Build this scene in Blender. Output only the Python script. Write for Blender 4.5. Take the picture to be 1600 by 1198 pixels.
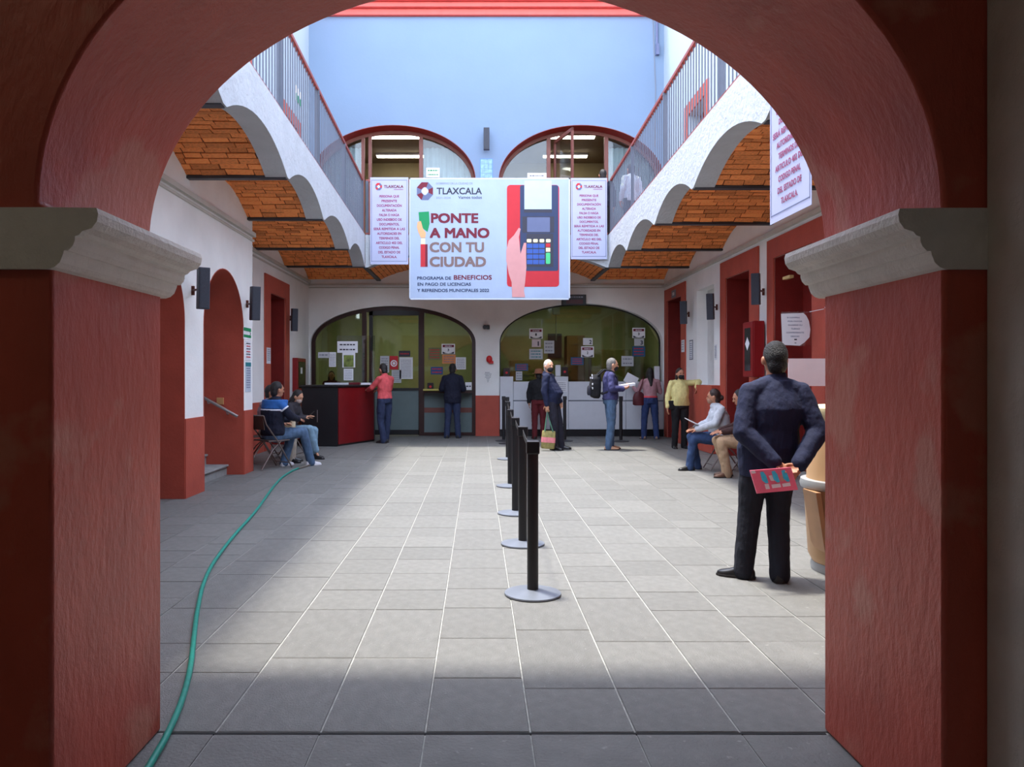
import bpy, bmesh, math, random
from mathutils import Vector, Matrix, Euler, noise
random.seed(7)
for o in list(bpy.data.objects): bpy.data.objects.remove(o)
C = bpy.context.scene.collection
SC = bpy.context.scene
# ------------------------------------------------------------------ camera, sky, sun, exposure
CAMZ, F = 1.41, 1200.0
cd = bpy.data.cameras.new('camera'); cam = bpy.data.objects.new('camera', cd); C.objects.link(cam)
cam.location = (0, 0, CAMZ); cam.rotation_euler = (math.pi/2, 0, 0)
cd.sensor_width = 36; cd.lens = F/1600*36; cd.shift_x = 53/1600; cd.shift_y = -9/1600; cd.clip_start = .05
SC.camera = cam
w = bpy.data.worlds.new('sky'); SC.world = w; w.use_nodes = True
nt = w.node_tree; nt.nodes.clear()
sky = nt.nodes.new('ShaderNodeTexSky'); sky.sky_type = 'NISHITA'; sky.sun_disc = False
sky.sun_elevation = math.radians(78); sky.sun_rotation = math.radians(-60); sky.altitude = 2200; sky.air_density = 1.0; sky.dust_density = 3.0
bg = nt.nodes.new('ShaderNodeBackground'); bg.inputs[1].default_value = .47
ow = nt.nodes.new('ShaderNodeOutputWorld')
hs = nt.nodes.new('ShaderNodeHueSaturation'); hs.inputs['Saturation'].default_value = .5
nt.links.new(sky.outputs[0], hs.inputs['Color']); nt.links.new(hs.outputs[0], bg.inputs[0]); nt.links.new(bg.outputs[0], ow.inputs[0])
sd = bpy.data.lights.new('sun', 'SUN'); sd.energy = 1.9; sd.angle = math.radians(4.5); sd.color = (1, .95, .86)
sun = bpy.data.objects.new('sun', sd); C.objects.link(sun)
sun.rotation_euler = Vector((.165, -.10, -1)).to_track_quat('-Z', 'Y').to_euler(); sun.location = (-2, 10, 14)
vs = SC.view_settings; vs.view_transform = 'Standard'; vs.look = 'None'; vs.gamma = 1; vs.use_curve_mapping = False
vs.exposure = 1.83
# ------------------------------------------------------------------ materials
def srgb(r, g, b):
    f = lambda c: (c/255/12.92 if c/255 <= .04045 else ((c/255+.055)/1.055)**2.4)
    return (f(r), f(g), f(b), 1)
MATS = {}
def mat(name, col, rough=.6, metal=0, var=.12, vs_=6, bump=0, bs=40, stretch=(1,1,1), rnd=0, spots=None, spec=.4, coat=0, alpha=1):
    if name in MATS: return MATS[name]
    m = bpy.data.materials.new(name); m.use_nodes = True; n = m.node_tree.nodes; l = m.node_tree.links
    b = n['Principled BSDF']; b.inputs['Roughness'].default_value = rough; b.inputs['Metallic'].default_value = metal
    b.inputs['Specular IOR Level'].default_value = spec
    if coat: b.inputs['Coat Weight'].default_value = coat
    tc = n.new('ShaderNodeTexCoord'); mp = n.new('ShaderNodeMapping'); mp.inputs['Scale'].default_value = stretch
    l.new(tc.outputs['Object'], mp.inputs[0])
    nz = n.new('ShaderNodeTexNoise'); nz.inputs['Scale'].default_value = vs_; nz.inputs['Detail'].default_value = 5
    l.new(mp.outputs[0], nz.inputs['Vector'])
    mr = n.new('ShaderNodeMapRange'); mr.inputs[1].default_value = .3; mr.inputs[2].default_value = .7
    mr.inputs[3].default_value = 1-var; mr.inputs[4].default_value = 1+var; l.new(nz.outputs['Fac'], mr.inputs[0])
    val = mr.outputs[0]
    if rnd:
        oi = n.new('ShaderNodeObjectInfo'); r2 = n.new('ShaderNodeMapRange'); r2.inputs[3].default_value = 1-rnd; r2.inputs[4].default_value = 1+rnd
        l.new(oi.outputs['Random'], r2.inputs[0]); mm = n.new('ShaderNodeMath'); mm.operation = 'MULTIPLY'
        l.new(val, mm.inputs[0]); l.new(r2.outputs[0], mm.inputs[1]); val = mm.outputs[0]
    mx = n.new('ShaderNodeVectorMath'); mx.operation = 'SCALE'; mx.inputs[0].default_value = col[:3]; l.new(val, mx.inputs['Scale'])
    out = mx.outputs[0]
    if spots:   # (colour, scale, threshold)
        s2 = n.new('ShaderNodeTexNoise'); s2.inputs['Scale'].default_value = spots[1]; s2.inputs['Detail'].default_value = 6
        l.new(tc.outputs['Object'], s2.inputs['Vector'])
        m3 = n.new('ShaderNodeMapRange'); m3.inputs[1].default_value = spots[2]; m3.inputs[2].default_value = spots[2]+.06; l.new(s2.outputs['Fac'], m3.inputs[0])
        mi = n.new('ShaderNodeMix'); mi.data_type = 'RGBA'; l.new(m3.outputs[0], mi.inputs[0]); l.new(out, mi.inputs[6]); mi.inputs[7].default_value = spots[0]; out = mi.outputs[2]
    l.new(out, b.inputs['Base Color'])
    if bump:
        nb = n.new('ShaderNodeTexNoise'); nb.inputs['Scale'].default_value = bs; nb.inputs['Detail'].default_value = 7; nb.inputs['Roughness'].default_value = .6
        l.new(mp.outputs[0], nb.inputs['Vector']); bp = n.new('ShaderNodeBump'); bp.inputs['Strength'].default_value = bump; bp.inputs['Distance'].default_value = .02
        l.new(nb.outputs['Fac'], bp.inputs['Height']); l.new(bp.outputs[0], b.inputs['Normal'])
    MATS[name] = m; return m
def emit(name, col, s):
    m = bpy.data.materials.new(name); m.use_nodes = True; b = m.node_tree.nodes['Principled BSDF']
    b.inputs['Base Color'].default_value = col; b.inputs['Emission Color'].default_value = col; b.inputs['Emission Strength'].default_value = s
    MATS[name] = m; return m
def glass(name, tint, gloss=.12):
    m = bpy.data.materials.new(name); m.use_nodes = True; n = m.node_tree.nodes; l = m.node_tree.links; n.clear()
    t = n.new('ShaderNodeBsdfTransparent'); t.inputs[0].default_value = tint
    g = n.new('ShaderNodeBsdfGlossy'); g.inputs['Roughness'].default_value = .03
    fr = n.new('ShaderNodeFresnel'); fr.inputs[0].default_value = 1.45
    nz = n.new('ShaderNodeTexNoise'); nz.inputs['Scale'].default_value = 3; mr = n.new('ShaderNodeMath'); mr.operation = 'MULTIPLY_ADD'
    mr.inputs[1].default_value = gloss*.3; l.new(nz.outputs['Fac'], mr.inputs[0]); l.new(fr.outputs[0], mr.inputs[2])
    mx = n.new('ShaderNodeMixShader'); l.new(mr.outputs[0], mx.inputs[0]); l.new(t.outputs[0], mx.inputs[1]); l.new(g.outputs[0], mx.inputs[2])
    o = n.new('ShaderNodeOutputMaterial'); l.new(mx.outputs[0], o.inputs[0]); MATS[name] = m; return m
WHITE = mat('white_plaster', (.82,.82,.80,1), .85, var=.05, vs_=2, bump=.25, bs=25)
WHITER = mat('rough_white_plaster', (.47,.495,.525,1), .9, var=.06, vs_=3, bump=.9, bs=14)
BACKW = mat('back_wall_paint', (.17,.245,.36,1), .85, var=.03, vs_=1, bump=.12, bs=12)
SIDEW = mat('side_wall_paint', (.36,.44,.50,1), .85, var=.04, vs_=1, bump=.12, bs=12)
CREAM = mat('cream_capital_paint', (.86,.83,.76,1), .75, var=.07, vs_=8, bump=.45, bs=45)
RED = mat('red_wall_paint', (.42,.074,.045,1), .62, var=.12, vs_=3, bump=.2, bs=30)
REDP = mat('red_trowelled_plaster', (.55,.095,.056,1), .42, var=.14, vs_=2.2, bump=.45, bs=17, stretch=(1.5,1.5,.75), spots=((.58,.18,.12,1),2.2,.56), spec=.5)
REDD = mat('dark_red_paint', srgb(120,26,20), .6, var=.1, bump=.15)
MORTAR = mat('pale_mortar', (.36,.36,.33,1), .9, var=.25, vs_=20, bump=.3)
STONE = mat('grey_paving_stone', (.165,.165,.155,1), .6, var=.11, vs_=7, bump=.5, bs=55, rnd=.08, spots=((.25,.25,.23,1),24,.66))
BRICK = mat('orange_brick', srgb(246,150,84), .85, var=.28, vs_=9, bump=.5, bs=40, rnd=.3, spots=(srgb(205,180,160),2.6,.70))
BMORT = mat('brick_mortar', srgb(120,66,36), .95, var=.2, vs_=15, bump=.4)
STEEL = mat('dark_steel', srgb(62,64,70), .45, .3, var=.08)
IRON = mat('grey_iron_paint', srgb(84,92,106), .5, .1, var=.06)
RUST = mat('rust_red_rail', srgb(140,70,66), .6, .1, var=.2, vs_=20)
BROWN = mat('dark_brown_frame', srgb(52,26,22), .45, .1, var=.1)
UPFR = mat('brown_window_frame', srgb(112,66,58), .5, .1, var=.1)
GLASS = glass('window_glass', (.72,.78,.66,1))
GLASSU = glass('upper_window_glass', (.8,.85,.85,1))
OFFW = mat('office_wall_olive', srgb(168,170,142), .9, var=.06)
BLACK = mat('black_paint', (.012,.012,.014,1), .4, var=.1)
# ------------------------------------------------------------------ mesh helpers
def setp(o, label=None, cat=None, group=None, kind=None):
    if label: o['label'] = label
    if cat: o['category'] = cat
    if group: o['group'] = group
    if kind: o['kind'] = kind
    return o
def thing(name, label, cat, loc=(0,0,0), rz=0, group=None):
    o = bpy.data.objects.new(name, None); C.objects.link(o); o.location = loc; o.rotation_euler = (0,0,rz); o.empty_display_size = .1
    return setp(o, label, cat, group)
class MB:
    def __init__(s): s.v = []; s.f = []
    def add(s, v, f):
        k = len(s.v); s.v += [tuple(p) for p in v]; s.f += [tuple(i+k for i in q) for q in f]; return s
    def box(s, x0, x1, y0, y1, z0, z1, M=None):
        v = [(x,y,z) for z in (z0,z1) for y in (y0,y1) for x in (x0,x1)]
        if M: v = [M @ Vector(p) for p in v]
        return s.add(v, [(0,2,3,1),(4,5,7,6),(0,1,5,4),(2,6,7,3),(0,4,6,2),(1,3,7,5)])
    def prism(s, poly, axis, a, b):
        # poly in the two other axes; axis 'x': (y,z)  'y': (x,z)  'z': (x,y)
        g = {'x': lambda p,t: (t,p[0],p[1]), 'y': lambda p,t: (p[0],t,p[1]), 'z': lambda p,t: (p[0],p[1],t)}[axis]
        n = len(poly); v = [g(p,a) for p in poly]+[g(p,b) for p in poly]
        ar = sum(poly[i][0]*poly[(i+1)%n][1]-poly[(i+1)%n][0]*poly[i][1] for i in range(n))
        fl = (ar > 0) ^ (axis == 'y') ^ (b < a)
        A = tuple(range(n)); B = tuple(range(n, 2*n)); sd_ = [(i,(i+1)%n,n+(i+1)%n,n+i) for i in range(n)]
        if fl: f = [A[::-1], B]+sd_
        else: f = [A, B[::-1]]+[q[::-1] for q in sd_]
        return s.add(v, f)
    def cyl(s, p0, p1, r0, r1=None, n=12, caps=True):
        r1 = r0 if r1 is None else r1; p0 = Vector(p0); p1 = Vector(p1); d = (p1-p0).normalized()
        u = d.orthogonal().normalized(); w_ = d.cross(u); v = []
        for p, r in ((p0,r0),(p1,r1)):
            for i in range(n):
                t = 2*math.pi*i/n; v.append(p+(u*math.cos(t)+w_*math.sin(t))*r)
        f = [(i,(i+1)%n,n+(i+1)%n,n+i) for i in range(n)]
        if caps: f += [tuple(range(n))[::-1], tuple(range(n,2*n))]
        return s.add(v, f)
    def lathe(s, prof, c=(0,0,0), n=24):
        v = []; m = len(prof)
        for r, z in prof:
            for i in range(n):
                t = 2*math.pi*i/n; v.append((c[0]+r*math.cos(t), c[1]+r*math.sin(t), c[2]+z))
        f = [(k*n+i, k*n+(i+1)%n, (k+1)*n+(i+1)%n, (k+1)*n+i) for k in range(m-1) for i in range(n)]
        f += [tuple(range(n))[::-1], tuple(range((m-1)*n, m*n))]
        return s.add(v, f)
    def rings(s, R):   # list of rings (same count), capped
        n = len(R[0]); v = [p for r in R for p in r]
        f = [(k*n+i, k*n+(i+1)%n, (k+1)*n+(i+1)%n, (k+1)*n+i) for k in range(len(R)-1) for i in range(n)]
        f += [tuple(range(n))[::-1], tuple(range((len(R)-1)*n, len(R)*n))]
        return s.add(v, f)
    def tube(s, pts, r, n=8):
        pts = [Vector(p) for p in pts]; R = []; u = None
        for i, p in enumerate(pts):
            d = (pts[min(i+1,len(pts)-1)]-pts[max(i-1,0)]).normalized()
            u = d.orthogonal().normalized() if u is None else (u-d*u.dot(d)).normalized()
            w_ = d.cross(u); rr = r[i] if isinstance(r, (list,tuple)) else r
            R.append([p+(u*math.cos(2*math.pi*k/n)+w_*math.sin(2*math.pi*k/n))*rr for k in range(n)])
        return s.rings(R)
    def ball(s, c, r, M=None, n=12, m=8):
        c = Vector(c); r = (r,r,r) if not hasattr(r,'__len__') else r; v = []; f = []
        for j in range(1, m):
            for i in range(n):
                t = 2*math.pi*i/n; p = math.pi*j/m
                q = Vector((math.sin(p)*math.cos(t)*r[0], math.sin(p)*math.sin(t)*r[1], math.cos(p)*r[2])); v.append(c+(M @ q if M else q))
        for zz in (r[2], -r[2]):
            q = Vector((0,0,zz)); v.append(c+(M @ q if M else q))
        T = (m-1)*n
        for j in range(m-2):
            for i in range(n): f.append((j*n+i, (j+1)*n+i, (j+1)*n+(i+1)%n, j*n+(i+1)%n))
        for i in range(n): f.append((T, i, (i+1)%n)); f.append((T+1, (m-2)*n+(i+1)%n, (m-2)*n+i))
        return s.add(v, f)
    def mesh(s, name):
        me = bpy.data.meshes.new(name); me.from_pydata(s.v, [], s.f); me.update(); return me
    def build(s, name, m, parent=None, world=False, smooth=False, bevel=0, label=None, kind=None):
        if world and parent is not None:
            L = parent.location if parent.parent is None else parent.parent.location
            s.v = [(p[0]-L.x, p[1]-L.y, p[2]-L.z) for p in s.v]
        me = s.mesh(name); me.materials.append(m)
        if smooth:
            for p in me.polygons: p.use_smooth = True
            me.set_sharp_from_angle(angle=math.radians(50))
        o = bpy.data.objects.new(name, me); C.objects.link(o); o.parent = parent
        if bevel:
            b = o.modifiers.new('bevel', 'BEVEL'); b.width = bevel; b.segments = 2; b.limit_method = 'ANGLE'
        return setp(o, label, None, None, kind)
def solo(mb, name, m, label, cat, group=None, origin=None, **k):
    o = mb.build(name, m, **k); setp(o, label, cat, group)
    if origin:
        L = Vector(origin); o.data.transform(Matrix.Translation(-L)); o.location = L
    return o
def struct(mb, name, m, parent=None, **k): return mb.build(name, m, parent, kind=None if parent else 'structure', **k)
def P(px, py, d): return Vector(((px-747)/F*d, d, CAMZ+(590-py)/F*d))
def X(px, d): return (px-747)/F*d
def Z(py, d): return CAMZ+(590-py)/F*d
def arc(cx, cz, a, b, t0=0, t1=math.pi, n=28): return [(cx+a*math.cos(t0+(t1-t0)*i/n), cz+b*math.sin(t0+(t1-t0)*i/n)) for i in range(n+1)]
def sharp(o):   # shade smooth by angle for curved walls
    for p in o.data.polygons: p.use_smooth = True
    o.data.set_sharp_from_angle(angle=math.radians(35)); return o
# ================================================================== SETTING
YB = 18.6; XL, XLP, XR = -4.1, -3.42, 4.5; GF = 4.45
# ---- floor: pale mortar bed with separate paving stones
fl = MB().box(-4.6, 5.0, -3.0, 18.75, -.30, -.006); floor = struct(fl, 'floor', MORTAR)
ub = MB(); c = .012
ub.v = [(-.5,-.5,-1),(.5,-.5,-1),(.5,.5,-1),(-.5,.5,-1),(-.5,-.5,-.15),(.5,-.5,-.15),(.5,.5,-.15),(-.5,.5,-.15),(-.492,-.492,0),(.492,-.492,0),(.492,.492,0),(-.492,.492,0)]
ub.f = [(0,3,2,1)]+[(i,(i+1)%4,4+(i+1)%4,4+i) for i in range(4)]+[(4+i,4+(i+1)%4,8+(i+1)%4,8+i) for i in range(4)]+[(8,9,10,11)]
sm = ub.mesh('paving_stone'); sm.materials.append(STONE)
stones = []
k0 = -11
for k in range(k0, 12):
    x0 = .208+.418*(k-1); x1 = x0+.418
    if x1 < -4.3 or x0 > 4.6: continue
    x0 = max(x0, -4.3); x1 = min(x1, 4.6)
    y = 3.06; rs = random.Random(100+k//2)
    while y < 18.7:
        L = rs.choice((.40,.43,.62,.81)); 
        if k % 3 == 0 and random.random() < .25: L = .55
        y1 = min(y+L, 18.72); stones.append((x0, x1, y, y1)); y = y1
    y = 3.04                                  # threshold under the arch: longer slabs
    while y > -2.8:
        y1 = y-random.choice((1.0,1.3)); stones.append((x0, x1, y1, y)); y = y1
def vis(s):
    cx = (s[0]+s[1])/2; cy = (s[2]+s[3])/2
    return cy > 2.75 and abs(cx-.0) < (.42*cy if cy < 9 else 4.3) and -.5*cy < cx < .58*cy
stones.sort(key=lambda s: (0 if vis(s) else 1, s[2]))
rest = MB()
for i, (x0,x1,y0,y1) in enumerate(stones):
    g = .003; zz = random.uniform(-.0022,.0)
    if i < 300:
        o = bpy.data.objects.new('paving_stone', sm); C.objects.link(o); o.parent = floor
        o.location = ((x0+x1)/2, (y0+y1)/2, zz); o.scale = (x1-x0-2*g, y1-y0-2*g, .03)
        o.rotation_euler = (0,0,random.uniform(-.0025,.0025))
    else: rest.box(x0+g, x1-g, y0+g, y1-g, -.02, zz)
rest.build('paving_stones_rest', STONE, floor, kind='stuff')
struct(MB().box(-1.25,1.38,3.041,3.055,-.02,-.001),'trim_50',mat('dark_threshold_joint',(.02,.02,.02,1),.9,var=.4,vs_=20))
# ---- near arch wall
A0, A1 = 2.29, 3.08
acx, acz, aa, ab = .035, 1.93, 1.35, 1.045
poly = [(-4.6,0),(-1.27,0),(-1.27,1.91)]+arc(acx,acz,aa,ab,math.pi,0,56)+[(1.387,1.91),(1.387,0),(5.0,0),(5.0,4.7),(-4.6,4.7)]
o = struct(MB().prism(poly,'y',A0,A1), 'wall_arch', REDP); sharp(o)
bv = o.modifiers.new('bevel','BEVEL'); bv.width = .012; bv.segments = 2; bv.limit_method = 'ANGLE'; bv.angle_limit = math.radians(50)
struct(MB().box(-4.6,5.0,A1,A1+.01,3.3,4.7),'wall_court_front',WHITE)
prof = [(0,1.732),(.018,1.738),(.034,1.752),(.043,1.775),(.046,1.786),(.058,1.786),(.072,1.80),(.078,1.816),(.078,1.828),(.09,1.832),(.10,1.843),(.128,1.852),(.143,1.872),(.147,1.895),(.142,1.912),(0,1.914)]
pl = [(-4.6,1.732)]+[(-1.27+p,z) for p,z in prof]+[(-4.6,1.914)]
o = struct(MB().prism(pl,'y',A0-.02,A1+.045),'trim_1',CREAM); o['label'] = 'cream moulded capital on the left arch pillar'
pr = [(1.6,1.732)]+[(1.387-p*.96,z) for p,z in prof]+[(1.6,1.914)]
o = struct(MB().prism(pr,'y',A0-.012,A1+.045),'trim_2',CREAM); o['label'] = 'cream moulded capital on the right arch pillar'
# passage around the camera
struct(MB().box(1.512,2.2,2.118,A0,0,4.2), 'wall_pilaster', mat('dull_white_pilaster',(.60,.57,.50,1),.85,var=.08,bump=.4,bs=18), bevel=.012)
struct(MB().box(2.0,2.2,-3.0,2.118,0,4.2), 'wall_passage_right', WHITE)
struct(MB().box(-4.6,-4.4,-3.0,A0,0,4.2), 'wall_passage_left', WHITE)
struct(MB().box(-4.6,2.2,-3.2,-3.0,0,4.2), 'wall_passage_back', WHITE)
struct(MB().box(-4.6,2.2,-3.2,A0,4.2,4.4), 'ceiling_passage', WHITE)
# ---- left wall (pier plane), arches with red reveals
def arch_notch(y0, y1, zs): r = (y1-y0)/2; return [(y0,0),(y0,zs)]+arc((y0+y1)/2,zs,r,r,math.pi,0,24)+[(y1,zs),(y1,0)]
aL = [(7.31,8.95),(9.56,11.2)]; ZS = 2.06
pw = [(A1,0),(3.9,0)]+[(3.9,2.6),(6.4,2.6),(6.4,0)]+arch_notch(*aL[0],ZS)+arch_notch(*aL[1],ZS)+[(11.64,0),(11.64,GF-.02),(A1,GF-.02)]
o = struct(MB().prism(pw,'x',XLP-.58,XLP),'wall_left',WHITE); sharp(o)
for i,(y0,y1) in enumerate(aL):     # painted reveal lining
    r = (y1-y0)/2; outer = arch_notch(y0,y1,ZS); t = .012
    inner = [(y0+t,0),(y0+t,ZS)]+arc((y0+y1)/2,ZS,r-t,r-t,math.pi,0,24)+[(y1-t,ZS),(y1-t,0)]
    o = struct(MB().prism(outer+inner[::-1],'x',XLP-.57,XLP+.004),'trim_%d'%(3+i),RED); sharp(o)
DZ = .93
for i,(y0,y1) in enumerate(((A1,3.9),(6.4,7.31),(8.95,9.56),(11.2,11.64))):
    struct(MB().box(XLP,XLP+.014,y0,y1+(.006 if i==2 else .012),0,DZ),'baseboard_left_%d'%(i+1) if i else 'baseboard_left',RED)
struct(MB().box(XLP-.58,XLP+.014,11.64,11.652,0,DZ),'baseboard_left_end',RED)
# cornice strips
CORN = mat('cornice_paint',(.52,.50,.45,1),.8,var=.06)
struct(MB().box(XLP,XLP+.05,A1,11.66,3.54,3.60).box(XLP,XLP+.025,A1,11.66,3.47,3.50),'trim_5',CORN)
# rooms behind the left arches
struct(MB().box(-6.8,-6.7,3.0,11.8,0,3.3),'wall_left_room_back',WHITE)
struct(MB().box(-6.8,-4.0,8.95,9.5,0,3.3).box(-6.8,-4.0,11.22,11.7,0,3.3).box(-6.8,-4.0,3.0,3.2,0,3.3),'wall_left_room',WHITE)
struct(MB().box(-6.8,XLP-.58,3.0,11.8,3.3,3.4),'ceiling_left_room',WHITE)
struct(MB().box(-6.8,-4.6,3.0,11.8,-.2,-.004),'floor_left_room',STONE)
st = thing('stair','grey stone stair steps rising inside the second left archway','stair',(-3.66,10.38,0))
CONC = mat('grey_step_stone',(.27,.27,.26,1),.8,var=.15,bump=.4)
for i in range(4):
    m = MB().box(-3.66-.3*i-.3,-3.66-.3*i,9.575,11.185,0,.15*(i+1)-.03); m.build('riser',CONC,st,world=True)
    MB().box(-3.66-.3*i-.32,-3.66-.3*i+.03,9.575,11.185,.15*(i+1)-.03,.15*(i+1)).build('tread',CONC,st,world=True,bevel=.008)
MB().box(-6.6,-4.86,9.56,11.2,0,.6).build('landing',CONC,st,world=True)
# ---- left recessed wall with red door surround
def quadwall(name, xa, xb, y0, y1, z1, holes, m):
    # wall with rectangular holes (y0,y1,z0,z1)
    b = MB(); ys = sorted(set([y0,y1]+[h[0] for h in holes]+[h[1] for h in holes]))
    for a, e in zip(ys[:-1], ys[1:]):
        hs = sorted([h for h in holes if h[0] <= a+1e-6 and h[1] >= e-1e-6], key=lambda h: h[2]); z = 0
        for h in hs:
            if h[2] > z: b.box(xa,xb,a,e,z,h[2])
            z = h[3]
        b.box(xa,xb,a,e,z,z1)
    return struct(b, name, m)
quadwall('wall_left_recess', XL-.6, XL, 11.64, YB, GF-.02, [(15.1,16.25,0,3.08)], WHITE)
def door_surround(n, xw, sgn, yo0, yo1, yi0, yi1, zo, zi, depth=.42, leaf=True, z0=0):
    # sgn: +1 when the court lies towards +x
    t = .03; x0, x1 = (xw, xw+t*sgn)
    pb = [(yo0,z0),(yi0,z0),(yi0,zi),(yi1,zi),(yi1,z0),(yo1,z0),(yo1,zo),(yo0,zo)]
    o = struct(MB().prism(pb,'x',min(x0,x1),max(x0,x1)), 'trim_%d'%n, RED, bevel=.006)
    d = xw-depth*sgn; e = .01
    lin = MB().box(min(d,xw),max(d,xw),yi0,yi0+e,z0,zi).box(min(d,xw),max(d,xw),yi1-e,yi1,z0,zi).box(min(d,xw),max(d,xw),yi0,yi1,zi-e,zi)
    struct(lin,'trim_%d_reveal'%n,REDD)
    if leaf:
        dr = struct(MB().box(min(d,d-.05*sgn),max(d,d-.05*sgn),yi0,yi1,z0,zi),'door_%d'%n,REDD)
        ym = (yi0+yi1)/2
        for ya, yb in ((yi0+.06,ym-.03),(ym+.03,yi1-.06)):
            for za, zb in ((.15,1.0),(1.1,2.1),(2.2,zi-.12)):
                MB().box(min(d,d+.012*sgn),max(d,d+.012*sgn),ya+.04,yb-.04,za,zb).build('door_panel',REDD,dr,bevel=.004)
        MB().cyl((d,ym+.05,1.0),(d+.06*sgn,ym+.05,1.0),.02,n=10).build('door_knob',STEEL,dr)
door_surround(6, XL, 1, 14.7, 16.6, 15.1, 16.25, 3.42, 3.08)
struct(MB().box(XL,XL+.014,11.66,14.7,0,.95).box(XL,XL+.014,16.6,YB,0,.95),'baseboard_recess',RED)
struct(MB().box(XL,XL+.05,11.66,YB,3.70,3.76).box(XL,XL+.02,11.66,YB,3.62,3.65),'trim_7',CORN)
# ---- right wall
RH = [(16.95,18.2,0,3.22),(14.65,15.8,1.27,3.2),(12.68,13.9,0,3.2),(10.3,11.64,0,3.22)]
quadwall('wall_right', XR, XR+.5, A1, YB, GF-.02, RH, WHITE)
struct(MB().box(XR+.22,XR+.3,14.6,15.85,1.2,3.3),'wall_right_niche',mat('grey_niche_paint',(.62,.62,.6,1),.85,var=.05))
door_surround(8, XR, -1, 16.6, 18.45, 16.95, 18.2, 3.5, 3.22)
door_surround(9, XR, -1, 12.28, 14.2, 12.68, 13.9, 3.52, 3.2)
door_surround(10, XR, -1, 9.9, 11.9, 10.3, 11.64, 3.52, 3.22)
struct(MB().box(4.31,XR,14.2,16.6,0,1.27),'trim_11',RED,bevel=.01)
struct(MB().box(XR-.014,XR,11.9,12.28,0,1.27).box(XR-.014,XR,A1,9.9,0,1.27),'baseboard_right',RED)
struct(MB().box(XR-.05,XR,A1,YB,3.58,3.64),'trim_12',CORN)
# ---- back wall, lower and upper, with wide arches
aB = [(-4.06,-.06,2.26,.89),(.52,4.47,2.26,.95)]; ZU = 6.2; bU = 1.33
def notch(x0,x1,zs,b,zb): return [(x0,zb),(x0,zs)]+arc((x0+x1)/2,zs,(x1-x0)/2,b,math.pi,0,40)+[(x1,zs),(x1,zb)]
pb = [(XL-.6,0)]+notch(*aB[0],0)+notch(*aB[1],0)+[(XR+.5,0),(XR+.5,GF-.1),(XL-.6,GF-.1)]
o = struct(MB().prism(pb,'y',YB,YB+.35),'wall_back',WHITE); sharp(o)
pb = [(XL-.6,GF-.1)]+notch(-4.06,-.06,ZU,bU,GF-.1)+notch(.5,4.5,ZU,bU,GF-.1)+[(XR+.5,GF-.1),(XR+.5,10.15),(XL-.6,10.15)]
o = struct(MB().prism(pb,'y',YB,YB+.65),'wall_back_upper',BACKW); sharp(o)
for i,(x0,x1) in enumerate(((-4.06,-.06),(.5,4.5))):   # red painted reveal
    cx = (x0+x1)/2; t = .05; e = .012
    q = notch(x0,x1,ZU,bU,GF)+notch(x0+e,x1-e,ZU,bU-e,GF)[::-1]
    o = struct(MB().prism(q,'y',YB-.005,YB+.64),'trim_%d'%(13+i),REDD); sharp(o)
    q = notch(x0-.0,x1+.0,ZU,bU,GF)+notch(x0+.09,x1-.09,ZU,bU-.09,GF)[::-1]
    o = struct(MB().prism(q,'y',YB+.38,YB+.46),'trim_%d'%(15+i),UPFR); sharp(o)
struct(MB().box(-.06,.52,YB-.014,YB,0,.98),'baseboard_back',RED)
struct(MB().box(XL,XR,YB-.04,YB,3.64,3.68).box(XL,XR,YB-.02,YB,3.58,3.60),'trim_17',CORN)
CORR = mat('red_cornice_paint',srgb(214,92,84),.7,var=.06)
struct(MB().box(XL-.6,XR+.5,YB-.10,YB+.3,10.15,10.30).box(XL-.6,XR+.5,YB-.2,YB+.3,10.30,10.42).box(XL-.6,XR+.5,YB-.3,YB+.3,10.42,10.9),'trim_18',CORR,bevel=.02)
# ---- upper side walls
def upper_side(name, xw, sgn, doors, tn):
    xa, xb = (xw-.4, xw) if sgn > 0 else (xw, xw+.4)
    b = MB(); ys = sorted([A1,YB]+[y for d in doors for y in d])
    for a, e in zip(ys[:-1], ys[1:]):
        isd = any(d[0] <= a+1e-6 and d[1] >= e-1e-6 for d in doors); b.box(xa,xb,a,e,(7.0 if isd else GF-.1),10.2 if a > 12.3 else 7.6)
    struct(b, name, SIDEW)
    for i,(y0,y1) in enumerate(doors):
        p = [(y0-.25,GF),(y0,GF),(y0,7.0),(y1,7.0),(y1,GF),(y1+.25,GF),(y1+.25,7.25),(y0-.25,7.25)]
        struct(MB().prism(p,'x',min(xw,xw+.03*sgn),max(xw,xw+.03*sgn)),'trim_%d'%(tn+i),RED)
        d = xw-.25*sgn; struct(MB().box(min(d,d-.05*sgn),max(d,d-.05*sgn),y0,y1,GF,7.0),'door_%d'%(tn+i),REDD)
    struct(MB().box(min(xw,xw-.5*sgn),max(xw,xw-.5*sgn),12.4,YB,10.2,10.5),'trim_%d'%(tn+len(doors)),CORR)
upper_side('wall_left_upper', XL, 1, [(8.6,9.8),(12.4,13.6),(16.3,17.4)], 20)
upper_side('wall_right_upper', XR, -1, [(7.6,8.8),(11.2,12.4),(15.2,16.4)], 25)
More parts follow.
